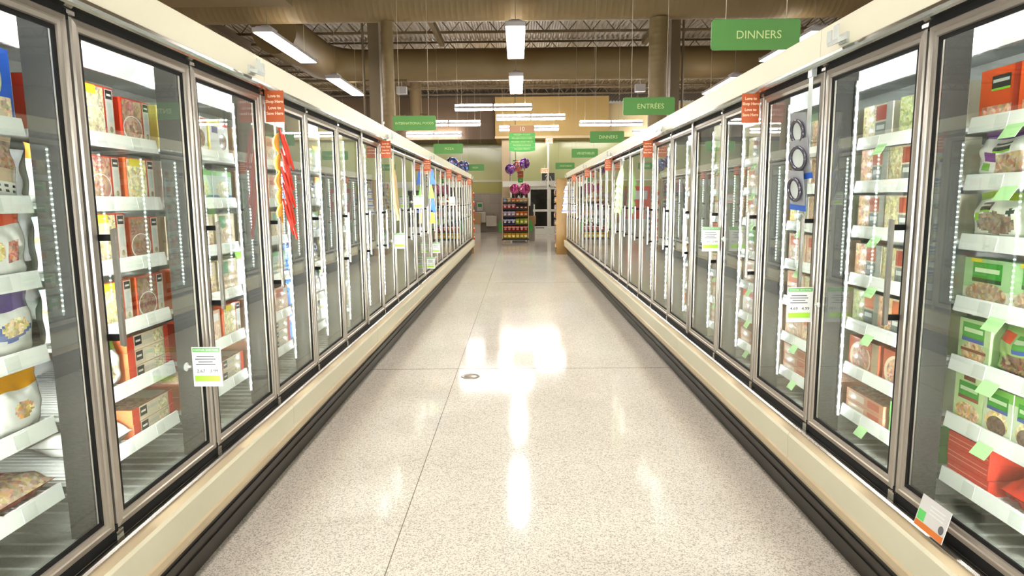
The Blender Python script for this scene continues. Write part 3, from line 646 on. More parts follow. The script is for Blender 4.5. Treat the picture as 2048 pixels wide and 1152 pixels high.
pk('bowl', 'box', .213, .152, .06, C(176, 218, 160), [('r', 0, 0, 1, .36, C(226, 228, 208)), ('e', .5, .24, .44, .26, C(190, 150, 100), 1), ('r', .14, .92, .4, 1, C(240, 220, 60))] + gl(.2, .5, .82, .92, C(60, 90, 60)), 'veggie_meal_carton', 'green grilled vegetable carton', 'vegetarian meal')
pk('breakfast', 'box', .15, .152, .06, C(196, 226, 170), [('e', .5, .26, .4, .24, C(222, 170, 96), 1), ('r', .1, .28, .9, .34, C(150, 96, 66))] + gl(.12, .5, .82, .92, C(70, 100, 180)), 'veggie_meal_carton', 'pale green breakfast sandwich carton', 'vegetarian meal')
pk('patty', 'box', .125, .16, .05, C(222, 236, 206), [('r', 0, .8, 1, 1, C(130, 196, 84)), ('e', .5, .3, .4, .26, C(236, 196, 100), 1), ('e', .5, .24, .34, .2, C(122, 84, 60), 1)] + gl(.14, .54, .86, .88, C(80, 100, 170)), 'veggie_meal_carton', 'green burger patty carton', 'vegetarian meal')
pk('corndog', 'box', .14, .165, .05, C(206, 230, 170), [('r', .3, .9, .7, 1, C(130, 70, 50)), ('e', .5, .24, .42, .2, C(228, 160, 70), 1)] + gl(.16, .5, .86, .86, C(150, 70, 50)), 'veggie_meal_carton', 'green corn dog carton', 'vegetarian meal')
pk('crumble', 'bag', .2, .165, .07, C(160, 196, 120), [('r', .04, .66, .34, .86, C(214, 70, 40)), ('r', .38, .54, .9, .86, C(70, 160, 64)), ('r', .42, .68, .86, .76, C(220, 240, 210)), ('r', .38, .5, .9, .56, C(70, 100, 180)), ('e', .55, .28, .4, .2, C(150, 100, 60), 1)], 'veggie_food_bag', 'glossy green crumbles bag', 'vegetarian meal')
pk('red_pack', 'box', .2, .05, .22, C(214, 64, 44), [('r', .02, .3, .98, .36, C(240, 170, 150)), ('r', .02, .62, .98, .68, C(240, 160, 140))], 'sausage_pack', 'flat red sausage pack', 'frozen sausages', top=[('r', .08, .1, .92, .8, C(150, 130, 96), 1), ('r', .3, .8, .7, .95, C(110, 170, 80))])
pk('meat_bag', 'bag', .25, .26, .10, C(208, 56, 36), [('e', .3, .5, .26, .2, C(196, 70, 48), 1), ('r', .7, .7, .86, .84, C(150, 170, 210))], 'meat_bag', 'shiny red meat bag', 'frozen meat', lump=.25)
def dish(food, lab):
    return [('r', 0, 0, .45, 1, food, 1), ('r', .45, .55, .8, .95, lab), ('r', .45, .1, .8, .5, C(120, 126, 122)), ('r', .49, .3, .76, .42, C(210, 214, 210)), ('r', .45, 0, .8, .1, C(110, 170, 70)), ('r', .82, 0, 1, 1, C(176, 178, 172))]
pk('dish1', 'box', .21, .152, .07, C(200, 190, 170), dish(C(214, 150, 90), C(186, 90, 50)), 'skillet_meal_carton', 'brown skillet meal carton', 'frozen meal')
pk('dish2', 'box', .21, .150, .07, C(206, 200, 180), dish(C(206, 186, 120), C(160, 70, 50)), 'skillet_meal_carton', 'golden skillet meal carton', 'frozen meal')
pk('dish3', 'box', .21, .152, .07, C(196, 196, 170), dish(C(170, 176, 96), C(206, 110, 56)), 'skillet_meal_carton', 'green skillet meal carton', 'frozen meal')
pk('bowlpizza', 'box', .24, .145, .05, C(186, 96, 66), [('e', .4, .4, .36, .5, C(226, 206, 180)), ('e', .42, .4, .3, .42, C(186, 110, 70), 1), ('r', .8, 0, 1, 1, C(190, 170, 140)), ('r', .5, .74, .78, .94, C(206, 120, 90))], 'frozen_dinner_carton', 'brown pizza bowl carton', 'frozen dinner')
pk('greentray', 'box', .3, .07, .22, C(130, 200, 120), [('r', .05, .3, .3, .8, WHITE), ('r', .4, .2, .6, .9, C(96, 150, 90)), ('r', .64, .3, .9, .8, C(220, 236, 210))], 'tray_meal_carton', 'flat green tray carton', 'frozen meal', top=[('r', .03, .03, .97, .97, C(186, 150, 116), 1)])
pk('slim_green', 'box', .1, .15, .05, C(226, 234, 214), [('r', 0, .7, 1, 1, C(120, 200, 70)), ('e', .5, .24, .4, .22, C(206, 160, 60), 1), ('r', .1, .5, .9, .6, C(206, 70, 60))], 'frozen_meal_carton', 'slim white and green carton', 'frozen meal')
pk('brownflat', 'box', .3, .05, .22, C(206, 150, 120), [('r', .06, .2, .5, .8, C(226, 206, 186)), ('r', .6, .2, .9, .8, C(190, 96, 70))], 'family_dinner_carton', 'flat brown family dinner carton', 'frozen dinner', top=[('r', .03, .03, .97, .97, C(190, 128, 90), 1)])
pk('peach', 'box', .205, .16, .05, C(226, 186, 160), [('r', .06, .04, .94, .56, C(224, 176, 140), 1), ('r', .1, .62, .6, .92, C(206, 110, 80)), ('r', .66, .66, .92, .9, WHITE)], 'frozen_meal_carton', 'peach coloured meal carton', 'frozen meal')

SIDE = {'L': (XL, -1, R(90)), 'R': (XR, 1, R(-90))}
SHN = ['top', 'second', 'third', 'fourth', 'fifth', 'sixth', 'bottom']
used_labels = set()
def place(side, idx, j, nsh, order, key, yc, z, wdepth, lying=False, note='', jit=True):
    p = PK[key]; X, s, rz = SIDE[side]
    o = bpy.data.objects.new(p['name'], p['me']); COL.objects.link(o)
    a = random.uniform(-.025, .025) if jit else random.uniform(-.006, .006)
    if lying: o.rotation_euler = (R(-90), 0, rz + a); z = z + p['d'] + .002
    else: o.rotation_euler = (0, 0, rz + a)
    o.location = (X + s * wdepth, yc, z + .001)
    sh = 'bottom' if j == nsh - 1 else SHN[j]
    dn = idx + 1
    lab = '%s, %s%s %s shelf, %s %s door' % (p['desc'], note or ORD[order] + ' on ', '' if not note else ' ', sh, ORD[dn], 'left' if side == 'L' else 'right')
    tag(o, lab, p['cat'], p['desc'] + 's')
    if key == 'fries' and idx == 0: text('FRIES', .05, 'card_ink', o, (0, -.006, .085), bold=.001)
    if key == 'tater': text('Tater', .034, 'sign_white', o, (0, -.006, .052))
    return o
def stock(side, idx, layout):
    """idx counts door positions from the nearest; layout lists, shelf by shelf, what stands from left to right in view"""
    shelves = SHELF_L if side == 'L' else SHELF_R
    base = (LY0 if side == 'L' else RY0 + PITCH) + idx * PITCH
    for j, row in enumerate(layout):
        z = shelves[j]; items = []
        tot = 0
        for it in row:
            key = it if isinstance(it, str) else it[0]; wd = PK[key]['w']
            if tot + wd > .655: break
            items.append(it); tot += wd
        if not items: continue
        gap = (.645 - tot) / max(1, len(items) - 1); cur = .005
        if len(items) == 1: cur = .64 - tot if side == 'L' else .012
        for k, it in enumerate(items):
            key, cnt = (it, 1) if isinstance(it, str) else it
            p = PK[key]; pos = cur + p['w'] / 2; cur += p['w'] + gap
            if not key: continue
            k -= '' in items
            yc = base + .028 + (pos if side == 'L' else .655 - pos)
            if isinstance(it, str):
                place(side, idx, j, len(shelves), k, key, yc, z, SHELF_W0 + .010 + random.uniform(0, .006))
            else:
                lying = p['h'] > .1 and p['name'].endswith('bag')
                th = p['d'] if lying else p['h']
                for q in range(cnt):
                    zz = z + q * (th * (1.02 if lying else 1) + .0015)
                    nt_ = ('lower in' if q == 0 else 'upper in') if cnt == 2 else ('bottom of' if q == 0 else 'topmost of' if q == cnt - 1 else 'middle of') if cnt == 3 else ''
                    note = (nt_ + ' the ' + ORD[k] + ' pile,') if cnt > 1 else ''
                    place(side, idx, j, len(shelves), k, key, yc + random.uniform(-.004, .004), zz, SHELF_W0 + .010, lying, note, jit=False)
LAY_L = {
 0: [['blue_box', 'blue_box', 'blue_box'], ['fries', 'fries'], ['bag_red', 'bag_red', 'bag_red'], ['bag_purple', 'bag_purple', 'bag_purple'], ['tater', 'bag_purple', 'bag_gold'], [('red_fries', 2), ('red_fries', 1)]],
 1: [['stew', 'pasta', 'stew'], ['bag_orange', 'stew', 'creamy'], ['bag_plain', 'pasta', 'roast'], ['bag_plain', 'creamy', 'roast'], ['', 'bag_greentop', ('flat', 3)], ['', ('white_flat', 1), ('flat', 2)]],
 2: [['yellow_box', 'yellow_box', 'yellow_box'], ['redwhite', 'bluegreen', 'bluegreen'], ['greenlogo', 'greenlogo', 'greenlogo'], ['creamy', 'greenlogo', 'greenlogo'], ['stew', 'peach', 'creamy'], [('flat', 2), ('flat', 2)]],
 3: [['peach', 'stew', 'peach'], ['peach', 'greenlogo', 'peach'], ['greenlogo', 'peach', 'greenlogo'], ['bag_greentop', 'greenlogo', 'bluegreen'], ['peach', 'greenlogo', 'peach'], [('brownflat', 3), ('flat', 3)]],
 4: [['bluegreen', 'yellow_box', 'bluegreen'], ['bluebag', 'bluebag', 'bluebag'], ['bluegreen', 'bluegreen', 'bluegreen'], ['bluebag', 'bluebag', 'bluebag'], ['bluebag', 'bluebag', 'bag_plain'], ['bluebag', 'bluebag', 'bag_plain']],
 5: [['bag_orange', 'peach', 'bag_plain'], ['bag_orange', 'bag_orange', 'bag_orange'], ['peach', 'creamy', 'greenlogo'], ['greenlogo', 'greenlogo', 'peach'], ['bag_greentop', 'bag_plain', 'bag_orange'], ['bag_plain', 'bag_plain', 'bag_plain']]}
LAY_R = {
 0: [['orange_box', 'orange_box', 'big_red_top'], ['purple_top', 'nugget', 'slim_green'], ['lime_top', 'brown_top', 'brown_top'], ['bowl', 'bowl', 'bowl'], ['breakfast', 'crumble', 'patty', 'patty'], ['corndog', 'patty', 'patty', 'corndog', 'slim_green'], [('red_pack', 3), ('meat_bag', 1), 'slim_green']],
 1: [['dish1', 'dish2', 'dish3', 'slim_green'][1:], ['dish1', 'dish2', 'dish2'], ['dish1', 'dish2', 'dish1'], ['dish1', 'dish2', 'slim_green', 'slim_green'], ['dish3', 'dish1', 'dish3'], ['bowlpizza', 'bowlpizza', 'slim_green'], [('brownflat', 2), ('greentray', 2)]],
 2: [['dish2', 'dish1', 'dish1'], ['dish1', 'dish1', 'dish2'], ['dish2', 'dish1', 'dish3'], ['peach', 'peach', 'peach'], ['peach', 'dish2', 'peach'], ['peach', 'peach', 'stew'], [('brownflat', 3), ('brownflat', 2)]],
 3: [['dish2', 'greenlogo', 'dish2'], ['peach', 'greenlogo', 'peach'], ['peach', 'peach', 'peach'], ['greenlogo', 'peach', 'redwhite'], ['peach', 'peach', 'redwhite'], ['redwhite', 'peach', 'peach'], [('brownflat', 2), ('brownflat', 3)]],
 4: [['dish3', 'dish3', 'dish2'], ['redwhite', 'dish2', 'peach'], ['redwhite', 'redwhite', 'peach'], ['redwhite', 'peach', 'redwhite'], ['redwhite', 'redwhite', 'redwhite'], ['peach', 'redwhite', 'redwhite'], [('brownflat', 3), ('flat', 2)]],
 5: [['dish2', 'dish2', 'dish3'], ['greenlogo', 'dish2', 'dish3'], ['greenlogo', 'dish1', 'greenlogo'], ['bluegreen', 'dish2', 'dish3'], ['dish3', 'dish3', 'dish3'], ['greenlogo', 'greenlogo', 'peach'], [('greentray', 2), ('brownflat', 2)]]}
for k in list(LAY_R):      # nothing taller than the closer right-hand shelves allow
    LAY_R[k] = [[('bowl' if it in ('greenlogo',) else 'dish2' if it in ('stew',) else 'breakfast' if it == 'redwhite' and False else it) for it in row] for row in LAY_R[k]]
for i in (6, 7, 8): LAY_L[i] = LAY_L[3 + i % 3]; LAY_R[i] = LAY_R[2 + i % 4]
for i, lay in LAY_L.items(): stock('L', i, lay)
for i, lay in LAY_R.items(): stock('R', i, lay)

# ---------------------------------------------------------------- hanging green signs
def green_sign(x, y, z, body, lab, size, w_=.6, h=.2):
    r = thing('hanging_sign', (x, y, z), lab, 'sign', 'green category signs over the freezers')
    b = MB(); b.plate(rrect(w_, h, .022), -.006, .006); b.build('board', 'sign_green', r)
    text(body, size, 'sign_text', r, (0.02 if len(body) < 12 else 0, -.0075, -.004))
    for xx in (-w_ * .34, w_ * .34):
        b = MB(); b.tube((xx, 0, h / 2 - .01), (xx, 0, 6.3 - z), .003, 6); b.build('wire', 'cable', r)
green_sign(1.62, 4.58, 2.60, 'DINNERS', 'nearest green hanging sign, reading dinners', .075)
green_sign(1.535, 7.75, 2.575, 'ENTR\u00c9ES', 'green hanging sign reading entrees', .08)
green_sign(1.575, 11.6, 2.59, 'DINNERS', 'farther green dinners sign, behind and below the entrees sign', .08)
green_sign(1.545, 15.1, 2.56, 'VEGETABLES', 'green vegetables sign, the nearer and larger of two', .072)
green_sign(1.49, 20.6, 2.56, 'VEGETABLES', 'smallest green vegetables sign at the far right case end', .068)
green_sign(-1.44, 9.25, 2.585, 'INTERNATIONAL FOODS', 'green hanging sign reading international foods', .0475)
green_sign(-1.42, 13.5, 2.565, 'PIZZA', 'green pizza sign, the nearer and larger of two', .07)
green_sign(-1.35, 20.6, 2.535, 'PIZZA', 'small far green pizza sign beside the blue balloons', .065)

# aisle number sign
r = thing('aisle_sign', (.137, 19.6, 3.3), 'aisle sign with peach number ten panel above green slats', 'sign')
b = MB(); b.box(-.375, .375, -.02, .02, .19, .40); b.build('number_panel', 'sign_peach', r); text('10', .17, 'sign_white', r, (0, -.023, .295))
b = MB(); b.box(-.36, .36, -.012, .012, .40, .415); b.build('top_bar', 'sign_text', r)
for k, (body, z) in enumerate((('FROZEN FOODS', .135), ('FROZEN POTATOES', .03), ('FROZEN VEGETABLES', -.075), ('FROZEN ENTR\u00c9ES', -.18), ('FROZEN MEATS', -.285))):
    b = MB()
    if k < 4: b.box(-.39, .39, -.015, .015, z - .049, z + .049)
    else: b.plate([(-.39, .049), (-.39, -.045), (-.2, -.075), (0, -.085), (.2, -.075), (.39, -.045), (.39, .049)], -.015, .015); b.v = [(x, y, zz + z) for x, y, zz in b.v]
    sl = b.build('slat', 'sign_leaf', r); text(body, .066, 'sign_text', sl, (0, -.017, z - .002))
for xx in (-.33, .33):
    b = MB(); b.tube((xx, 0, .41), (xx, 0, 3.0), .004, 6); b.build('wire', 'cable', r)

# orange flag signs that stick out from the doors
def flag_sign(side, idx, lab):
    s = -1 if side == 'L' else 1; X = XL if s < 0 else XR
    y = (LY0 + PITCH if side == 'L' else RY0 + 2 * PITCH) + idx * PITCH
    r = thing('shelf_flag_sign', (X - s * .055, y + .045, 1.995), lab, 'sign', 'orange flag signs on the freezer doors')
    b = MB(); b.box(-.049, .049, -.0012, .0012, -.08, .08); b.build('card', 'sign_orange', r)
    for body, z in (('Love to', .052), ('Shop Here', .024), ('Love to', -.008), ('Save Here', -.036)):
        text(body, .021, 'orange_text', r, (0, -.002, z), bold=.0006)
    b = MB(); b.box(s * .047, s * .055, -.004, .004, -.02, .02); b.build('clip', 'clear_plastic', r)
for i, k in enumerate((2, 6, 10, 14, 17, 21)): flag_sign('L', k, 'orange love to shop here flag sign on left doors, %s from the camera' % ORD[i])
for i, k in enumerate((2, 6, 10, 14, 18)): flag_sign('R', k, 'orange love to shop here flag sign on right doors, %s from the camera' % ORD[i])

# price cards on suction cups
def price_card(side, y, z, lab, a='2.67', c='3.99', hot=False, rz=0):
    s = -1 if side == 'L' else 1; X = XL if s < 0 else XR
    r = thing('price_card', (X - s * .075, y, z), lab, 'price card', 'white price cards sticking out from the freezer doors', R(rz))
    b = MB(); b.box(-.058, .058, -.0008, .0008, -.08, .08, 0)
    b.quad(-.055, .055, .06, .077, -.0012, 1 if not hot else 3, ); b.quad(-.052, .048, -.06, -.036, -.0012, 2 if not hot else 3)
    for zz, ww in ((.042, .04), (.031, .046), (.020, .034), (.009, .044)):
        b.quad(-ww, ww - .01, zz - .0022, zz + .0022, -.0012, 4)
    b.build('card', ['card_white', 'card_green', 'card_lime', 'card_orange', 'card_ink'], r)
    text('COMPARE. SAVE MORE.', .0095, 'card_white', r, (0, -.0018, .068)); text(a, .02, 'card_ink', r, (-.026, -.0016, -.018)); text(c, .02, 'card_ink', r, (.026, -.0016, -.018))
    b = MB(); b.lathe([(.001, 0), (.016, .001), (.018, .006), (.006, .012), (.005, .022), (.001, .022)], 0, 0, 14)
    q = b.build('suction_cup', 'clear_plastic', r, (s * .0755 + s * .0125, -.0, 0)); q.rotation_euler = (0, R(-90) * s, 0)
price_card('L', 2.49, .855, 'white compare save more card with green band on the nearest left doors', '2.67', '3.99')
price_card('L', 6.75, 1.09, 'white price card at middle height on the left doors, farther away', '4.19', '4.99')
price_card('L', 9.75, .80, 'right one of two low white price cards far along the left doors')
price_card('L', 9.1, .63, 'lowest white price card far along the left doors')
price_card('L', 8.1, 1.49, 'upper white price card at eye height on the left doors')
price_card('L', 12.2, 1.50, 'white price card with orange band at eye height, far left doors', hot=True)
price_card('R', 2.9, 1.02, 'white compare save more card with green band on the nearest right doors', '4.69', '4.99')
price_card('R', 4.28, 1.235, 'white price card on the right doors, second from the camera', '3.49', '3.99')
r = thing('sill_card', (XR - .045, 1.94, .482), 'white card with green square and orange stripe leaning on right freezer sill', 'price card', rotz=R(-90))
b = MB(); b.box(-.07, .07, -.0008, .0008, -.045, .06, 0); b.quad(-.068, .068, -.044, -.024, -.0012, 2); b.quad(-.066, -.03, -.022, .012, -.0012, 1); b.ellipse(.05, -.008, .012, .014, -.0012, 3)
for zz in (.04, .028, .016): b.quad(-.02, .05, zz - .002, zz + .002, -.0012, 4)
o = b.build('card', ['card_white', 'sign_leaf', 'card_orange', 'card_ink', 'tag_grey'], r); o.rotation_euler = (R(-14), 0, 0)

# clear sign clips on the fascias
cl = MB(); cl.box(-.012, .0, -.03, .03, -.02, .02); cl.prism([(-.05, -.025), (-.012, -.01), (-.012, .0), (-.055, -.005)], -.045, .045); cl.box(-.055, -.048, -.045, -.01, -.01, .045); cl.box(-.055, -.048, .01, .045, -.01, .035)
clR = cl.mesh('sign_clip', ['clear_plastic']); cl.v = [(-x, y, z) for x, y, z in cl.v]; clL = cl.mesh('sign_clip', ['clear_plastic'])
for side, ys in (('L', (3.22, 6.5, 9.7, 12.9, 18.1)), ('R', (2.72, 6.05, 9.3, 12.6, 17.6))):
    for i, yy in enumerate(ys):
        o = put('sign_clip', clL if side == 'L' else clR, None, (XL + .026 if side == 'L' else XR - .026, yy, 2.135))
        tag(o, 'clear plastic sign clip on the %s cream fascia, %s from the camera' % ('left' if side == 'L' else 'right', ORD[i]), 'sign clip', 'clear sign clips on the fascias')

# ---------------------------------------------------------------- clip strips of merchandise hanging on the doors
def hang_strip(side, y, z0, z1, lab, w_=.03):
    s = -1 if side == 'L' else 1; X = XL if s < 0 else XR
    b = MB(); b.box(X - s * .020, X - s * .0185, y - w_ / 2, y + w_ / 2, z0, z1, 0); b.box(X - s * .026, X - s * .0035, y - w_ / 2, y + w_ / 2, z1 - .02, z1 + .02, 0)
    tag(b.build('merchandise_strip', 'clear_plastic'), lab, 'display strip', 'clear strips hanging on freezer doors')
    return X - s * .03, s
def utensil(loc, lean, lab):
    r = thing('kitchen_utensil', loc, lab, 'utensil', 'red handled utensils on the left strip', 0)
    b = MB(); b.path([(-.012, 0, .005), (-.024, 0, -.015), (-.032, 0, -.045), (-.028, 0, -.075), (-.016, 0, -.098)], [.003, .013, .018, .014, .003], 12); b.build('amber_pack', 'amber', r, smooth=True)
    b = MB(); b.path([(-.004, -.01, .03), (.008, -.01, -.03), (.022, -.01, -.10), (.034, -.01, -.165)], [.005, .0085, .0085, .006], 8); b.build('handle', 'red_plastic', r, smooth=True)
    b = MB(); b.path([(.010, .014, .0), (.024, .014, -.07), (.046, .014, -.19)], [.005, .008, .006], 8); b.build('second_handle', 'red_plastic', r, smooth=True)
    r.rotation_euler = (0, R(lean), R(8)); return r
xx, s = hang_strip('L', 3.52, 1.25, 2.06, 'clear strip holding red and amber utensils on the third left door')
for k, z in enumerate((1.86, 1.755, 1.66, 1.575, 1.49)):
    utensil((xx + .03, 3.52 - .03 + .012 * (k % 2), z), -2 + 3 * (k % 2), 'red handled amber kitchen utensil, %s from top of its strip' % ORD[k])
xx, s = hang_strip('R', 3.03, 1.45, 2.06, 'clear strip holding round blister packs on the second right door', .04)
for k, z in enumerate((1.80, 1.68, 1.54)):
    r = thing('blister_pack', (xx - .03, 3.03 - .02 * (k % 2), z), 'blister pack with round metal ring, %s from top of its strip' % ORD[k], 'blister pack', 'round ring packs on the right strip', R(-84))
    b = MB(); b.box(-.062, .062, -.002, .002, -.075, .085, 0); b.box(-.066, .066, -.0028, .0028, -.098, -.072, 1); b.build('card', ['blister', 'blue_plastic'], r)
    b = MB(); pts = [(.05 * math.cos(2 * math.pi * i / 24), -.012, .05 * math.sin(2 * math.pi * i / 24)) for i in range(25)]; b.path(pts, .008, 8); b.build('ring', 'ring_steel', r, smooth=True)
    b = MB(); b.ellipse(0, 0, .042, .042, -.008); b.add([(.042 * math.cos(2 * math.pi * i / 20), -.008 + q, .042 * math.sin(2 * math.pi * i / 20)) for q in (0, .006) for i in range(20)], [(i, (i + 1) % 20, (i + 1) % 20 + 20, i + 20) for i in range(20)]); b.build('clear_window', 'clear_plastic', r)
    r.rotation_euler = (R(8), R(4 * (-1) ** k), R(-84 + 8 * (k % 2)))
# left: pale wooden spoons, coloured brushes; right: green cloths, striped packs
xx, s = hang_strip('L', 6.66, 1.2, 2.05, 'clear strip holding pale wooden sticks beside left doors')
for k in range(4):
    b = MB(); b.path([(0, 0, 0), (.006, 0, -.2), (.012, 0, -.36), (.016, 0, -.46)], [.008, .014, .018, .02], 8)
    o = b.build('wooden_spoon', 'tan_wood', None, (xx + .012 + .008 * k, 6.66 - .02 + .014 * k, 1.93 - .055 * k), smooth=True); tag(o, 'pale wooden stick hanging on the left doors, %s from top of its bunch' % ORD[k], 'wooden spoon', 'pale sticks on a left strip')
xx, s = hang_strip('L', 9.45, 1.1, 2.0, 'clear strip holding blue, lime and yellow brushes by left doors')
for k, (m, z, dx) in enumerate((('blue_plastic', 1.86, .05), ('lime_plastic', 1.66, .03), ('blue_plastic', 1.46, .05), ('yellow_plastic', 1.30, .035))):
    r = thing('scrub_brush', (xx + dx, 9.45, z), '%s plastic brush hanging by the left doors%s' % (m.split('_')[0], ', upper of two blue' if k == 0 else ', lower of two blue' if k == 2 else ''), 'brush', 'coloured brushes on a left strip')
    b = MB(); b.prism([(-.012, .07), (.012, .07), (.02, .02), (.045, -.12), (-.035, -.12), (-.02, .02)], -.02, .02); b.build('head', m, r)
    b = MB(); b.tube((0, 0, .06), (0, 0, .1), .01, 8); b.build('hook', m, r)
xx, s = hang_strip('R', 8.3, 1.1, 2.0, 'clear strip holding light green cloths by right doors')
for k in range(5):
    b = MB(); pts = [(0, 0, 0), (-.03, 0, -.06), (-.085, 0, -.24), (-.06, 0, -.27), (-.03, 0, -.25), (.0, 0, -.30), (.02, 0, -.12)]
    b.plate([(p[0], p[2]) for p in pts], -.008, .008)
    o = b.build('dish_cloth', 'green_cloth', None, (xx - .005, 8.24 + .025 * k, 1.93 - .085 * k)); tag(o, 'light green cloth hanging by the right doors, %s from top' % ORD[k], 'cloth', 'green cloths on a right strip')
xx, s = hang_strip('R', 17.3, 1.1, 1.95, 'clear strip holding blue striped packs at far right door')
for k in range(4):
    b = MB(); b.prism([(-.1 - .02 * k, -.08), (.0, -.085), (.0, .08), (-.05 - .02 * k, .085)], -.03, .03, 0); b.prism([(-.105 - .02 * k, -.045), (.001, -.045), (.001, -.01), (-.095 - .02 * k, -.01)], -.031, .031, 1)
    o = b.build('striped_pack', ['card_white', 'stripe_blue'], None, (xx, 17.3, 1.78 - .18 * k)); tag(o, 'white and blue striped pack by farthest right doors, %s from top' % ORD[k], 'pack', 'striped packs on the far right strip')

# ---------------------------------------------------------------- front of the store
b = MB(); b.lathe([(0, .0035), (.045, .0035), (.05, .002), (.066, .002), (.07, .005), (.078, .005), (.08, 0)], 0, 0, 32); tag(b.build('floor_cleanout', 'drain_metal', None, (-.42, 5.4, 0), smooth=True), 'round metal cleanout cover set in the speckled aisle floor', 'floor cover')

# snack rack
RX, RYY = -.09, 23.3
r = thing('snack_rack', (RX, RYY, 0), 'black wheeled snack rack with brass posts full of chip bags', 'display rack')
b = MB(); b.box(-.49, .49, 0, .42, .075, .125); b.build('base', 'shelf_dark', r)
for xx in (-.47, .47):
    b = MB(); b.box(xx - .012, xx + .012, .0, .03, .12, 1.6); b.box(xx - .012, xx + .012, .38, .41, .12, 1.6); b.build('post', 'brass_post', r)
b = MB(); b.box(-.46, .46, .40, .41, .12, 1.6); b.build('back_panel', 'shelf_dark', r)
RZ = (.14, .40, .655, .93, 1.20, 1.43)
for z in RZ:
    b = MB(); b.box(-.455, .455, .005, .40, z - .02, z); b.box(-.455, .455, -.002, .006, z - .03, z + .008); b.build('shelf', 'shelf_dark', r)
for xx in (-.38, .38):
    for yy in (.05, .36):
        b = MB(); b.tube((xx - .015, yy, .04), (xx + .015, yy, .04), .04, 14); b.build('caster', 'handle_steel', r)
CHIP = {}
def chip(name, bg, band, mid):
    CHIP[name] = bag_pkg(.142, .19, .06, bg, [('r', 0, .55, 1, .8, band), ('e', .5, .34, .3, .16, mid, 1)], seed=len(CHIP) + 50, nu=10, nv=12)
chip('yellow', C(240, 206, 40), C(230, 150, 50), C(240, 220, 120)); chip('red', C(200, 40, 36), C(232, 180, 160), C(180, 70, 40)); chip('blue', C(64, 60, 140), C(226, 226, 236), C(200, 200, 120))
chip('lime', C(206, 216, 60), C(170, 190, 60), C(226, 220, 130)); chip('lilac', C(170, 150, 190), C(220, 206, 220), C(230, 200, 140)); chip('orange', C(230, 140, 50), C(224, 90, 60), C(236, 190, 90)); chip('crimson', C(190, 40, 70), C(230, 220, 224), C(220, 140, 120)); chip('brown', C(120, 60, 60), C(90, 50, 60), C(230, 190, 70)); chip('beige', C(206, 176, 120), C(190, 140, 90), C(220, 190, 130)); chip('silver', C(150, 156, 170), C(110, 120, 140), C(200, 200, 200))
rows = (['yellow'] * 6, ['red'] * 6, ['blue'] * 3 + ['lime'] * 3, ['lilac'] * 3 + ['orange'] * 3, ['crimson'] * 3 + ['brown'] * 3, ['silver', 'beige', 'orange', 'orange', 'beige', 'beige'])
rown = ['bottom', 'second lowest', 'third lowest', 'fourth lowest', 'fifth lowest', 'top']
for j, row in enumerate(rows):
    for k, c in enumerate(row):
        o = put('chip_bag', CHIP[c], None, (RX - .372 + k * .149, RYY + .06 + random.uniform(0, .02), RZ[j] + .0095), (R(-6), 0, random.uniform(-.08, .08)))
        tag(o, '%s chip bag on %s shelf of snack rack, %s from left' % (c, rown[j], ORD[k]), 'chip bag', 'chip bags on the snack rack')
        if j == 5: o.scale = (1, 1, .8)
        if j in (4,) and k > 2: o.scale = (1, 1, .62)
for xx, lab in ((-.545, 'green pouch hanging on the left side of the snack rack'), (.545, 'green pouch hanging on the right side of the snack rack')):
    b = MB(); b.prism([(-.03, .25), (.03, .25), (.06, .05), (.05, -.15), (-.05, -.15), (-.06, .05)], -.03, .03); tag(b.build('hanging_pouch', 'plastic_green', None, (RX + xx, RYY + .1, .53)), lab, 'pouch')
for xx in (.0, .19):
    b = MB(); b.lathe([(.001, 0), (.05, 0), (.055, .02), (.055, .15), (.03, .2), (.02, .24), (.001, .24)], 0, 0, 14); tag(b.build('clear_jar', 'clear_plastic', None, (RX + .12 + xx, RYY + .3, 1.6 - .165 + .0), smooth=True), ('left' if xx == 0 else 'right') + ' clear jar standing behind the top row of the snack rack', 'jar')
# sign stand over the rack with its two signs
r = thing('rack_sign_stand', (.1, RYY + .2, 1.43), 'thin pole over the snack rack with orange and green signs', 'sign')
b = MB(); b.tube((0, .2, 0), (0, .2, 1.12), .008, 6); b.build('pole', 'handle_steel', r)
b = MB(); b.box(-.105, .105, .18, .19, .88, 1.12); b.build('orange_card', 'sign_orange', r); text('HERE', .05, 'orange_text', r, (0, .178, 1.0))
b = MB(); b.box(-.09, .09, .18, .19, .71, .87); b.build('green_card', 'plastic_green', r); text('10', .09, 'sign_text', r, (0, .178, .79))
def balloon(loc, mname, rad, lab, tail=.5, ry=0):
    r = thing('foil_balloon', loc, lab, 'balloon', 'foil balloons', R(ry))
    b = MB(); prof = []
    for i in range(13):
        a = math.pi * i / 12; prof.append((max(.001, rad * math.sin(a)), -rad * math.cos(a)))
    b.lathe(prof, 0, 0, 28); b.v = [(x * (1 + .02 * math.sin(9 * math.atan2(y, x))), y * .55 + .02 * math.sin(7 * x / rad), z) for x, y, z in b.v]
    b.tube((0, 0, -rad + .006), (0, 0, -rad - .05), .008, 8, r2=.022); b.build('foil_body', mname, r, smooth=True)
    b = MB(); b.path([(0, 0, -rad - .05), (.02, 0, -rad - tail * .4), (-.01, 0, -rad - tail * .7), (.01, .0, -rad - tail)], .003, 6); b.build('ribbon', 'ribbon', r)
balloon((-.26, 23.1, 2.60), 'foil_purple', .185, 'purple foil balloon, left of three above the snack rack', .34)
balloon((.0, 23.35, 2.70), 'foil_coral', .19, 'coral and silver foil balloon, middle of three above the snack rack', .34)
balloon((.25, 23.1, 2.79), 'foil_purple', .19, 'purple foil balloon, right and highest of three above the snack rack', .34, 20)
balloon((-.11, 23.1, 1.90), 'foil_pink', .18, 'pink foil balloon, left of two low over the snack rack', .3)
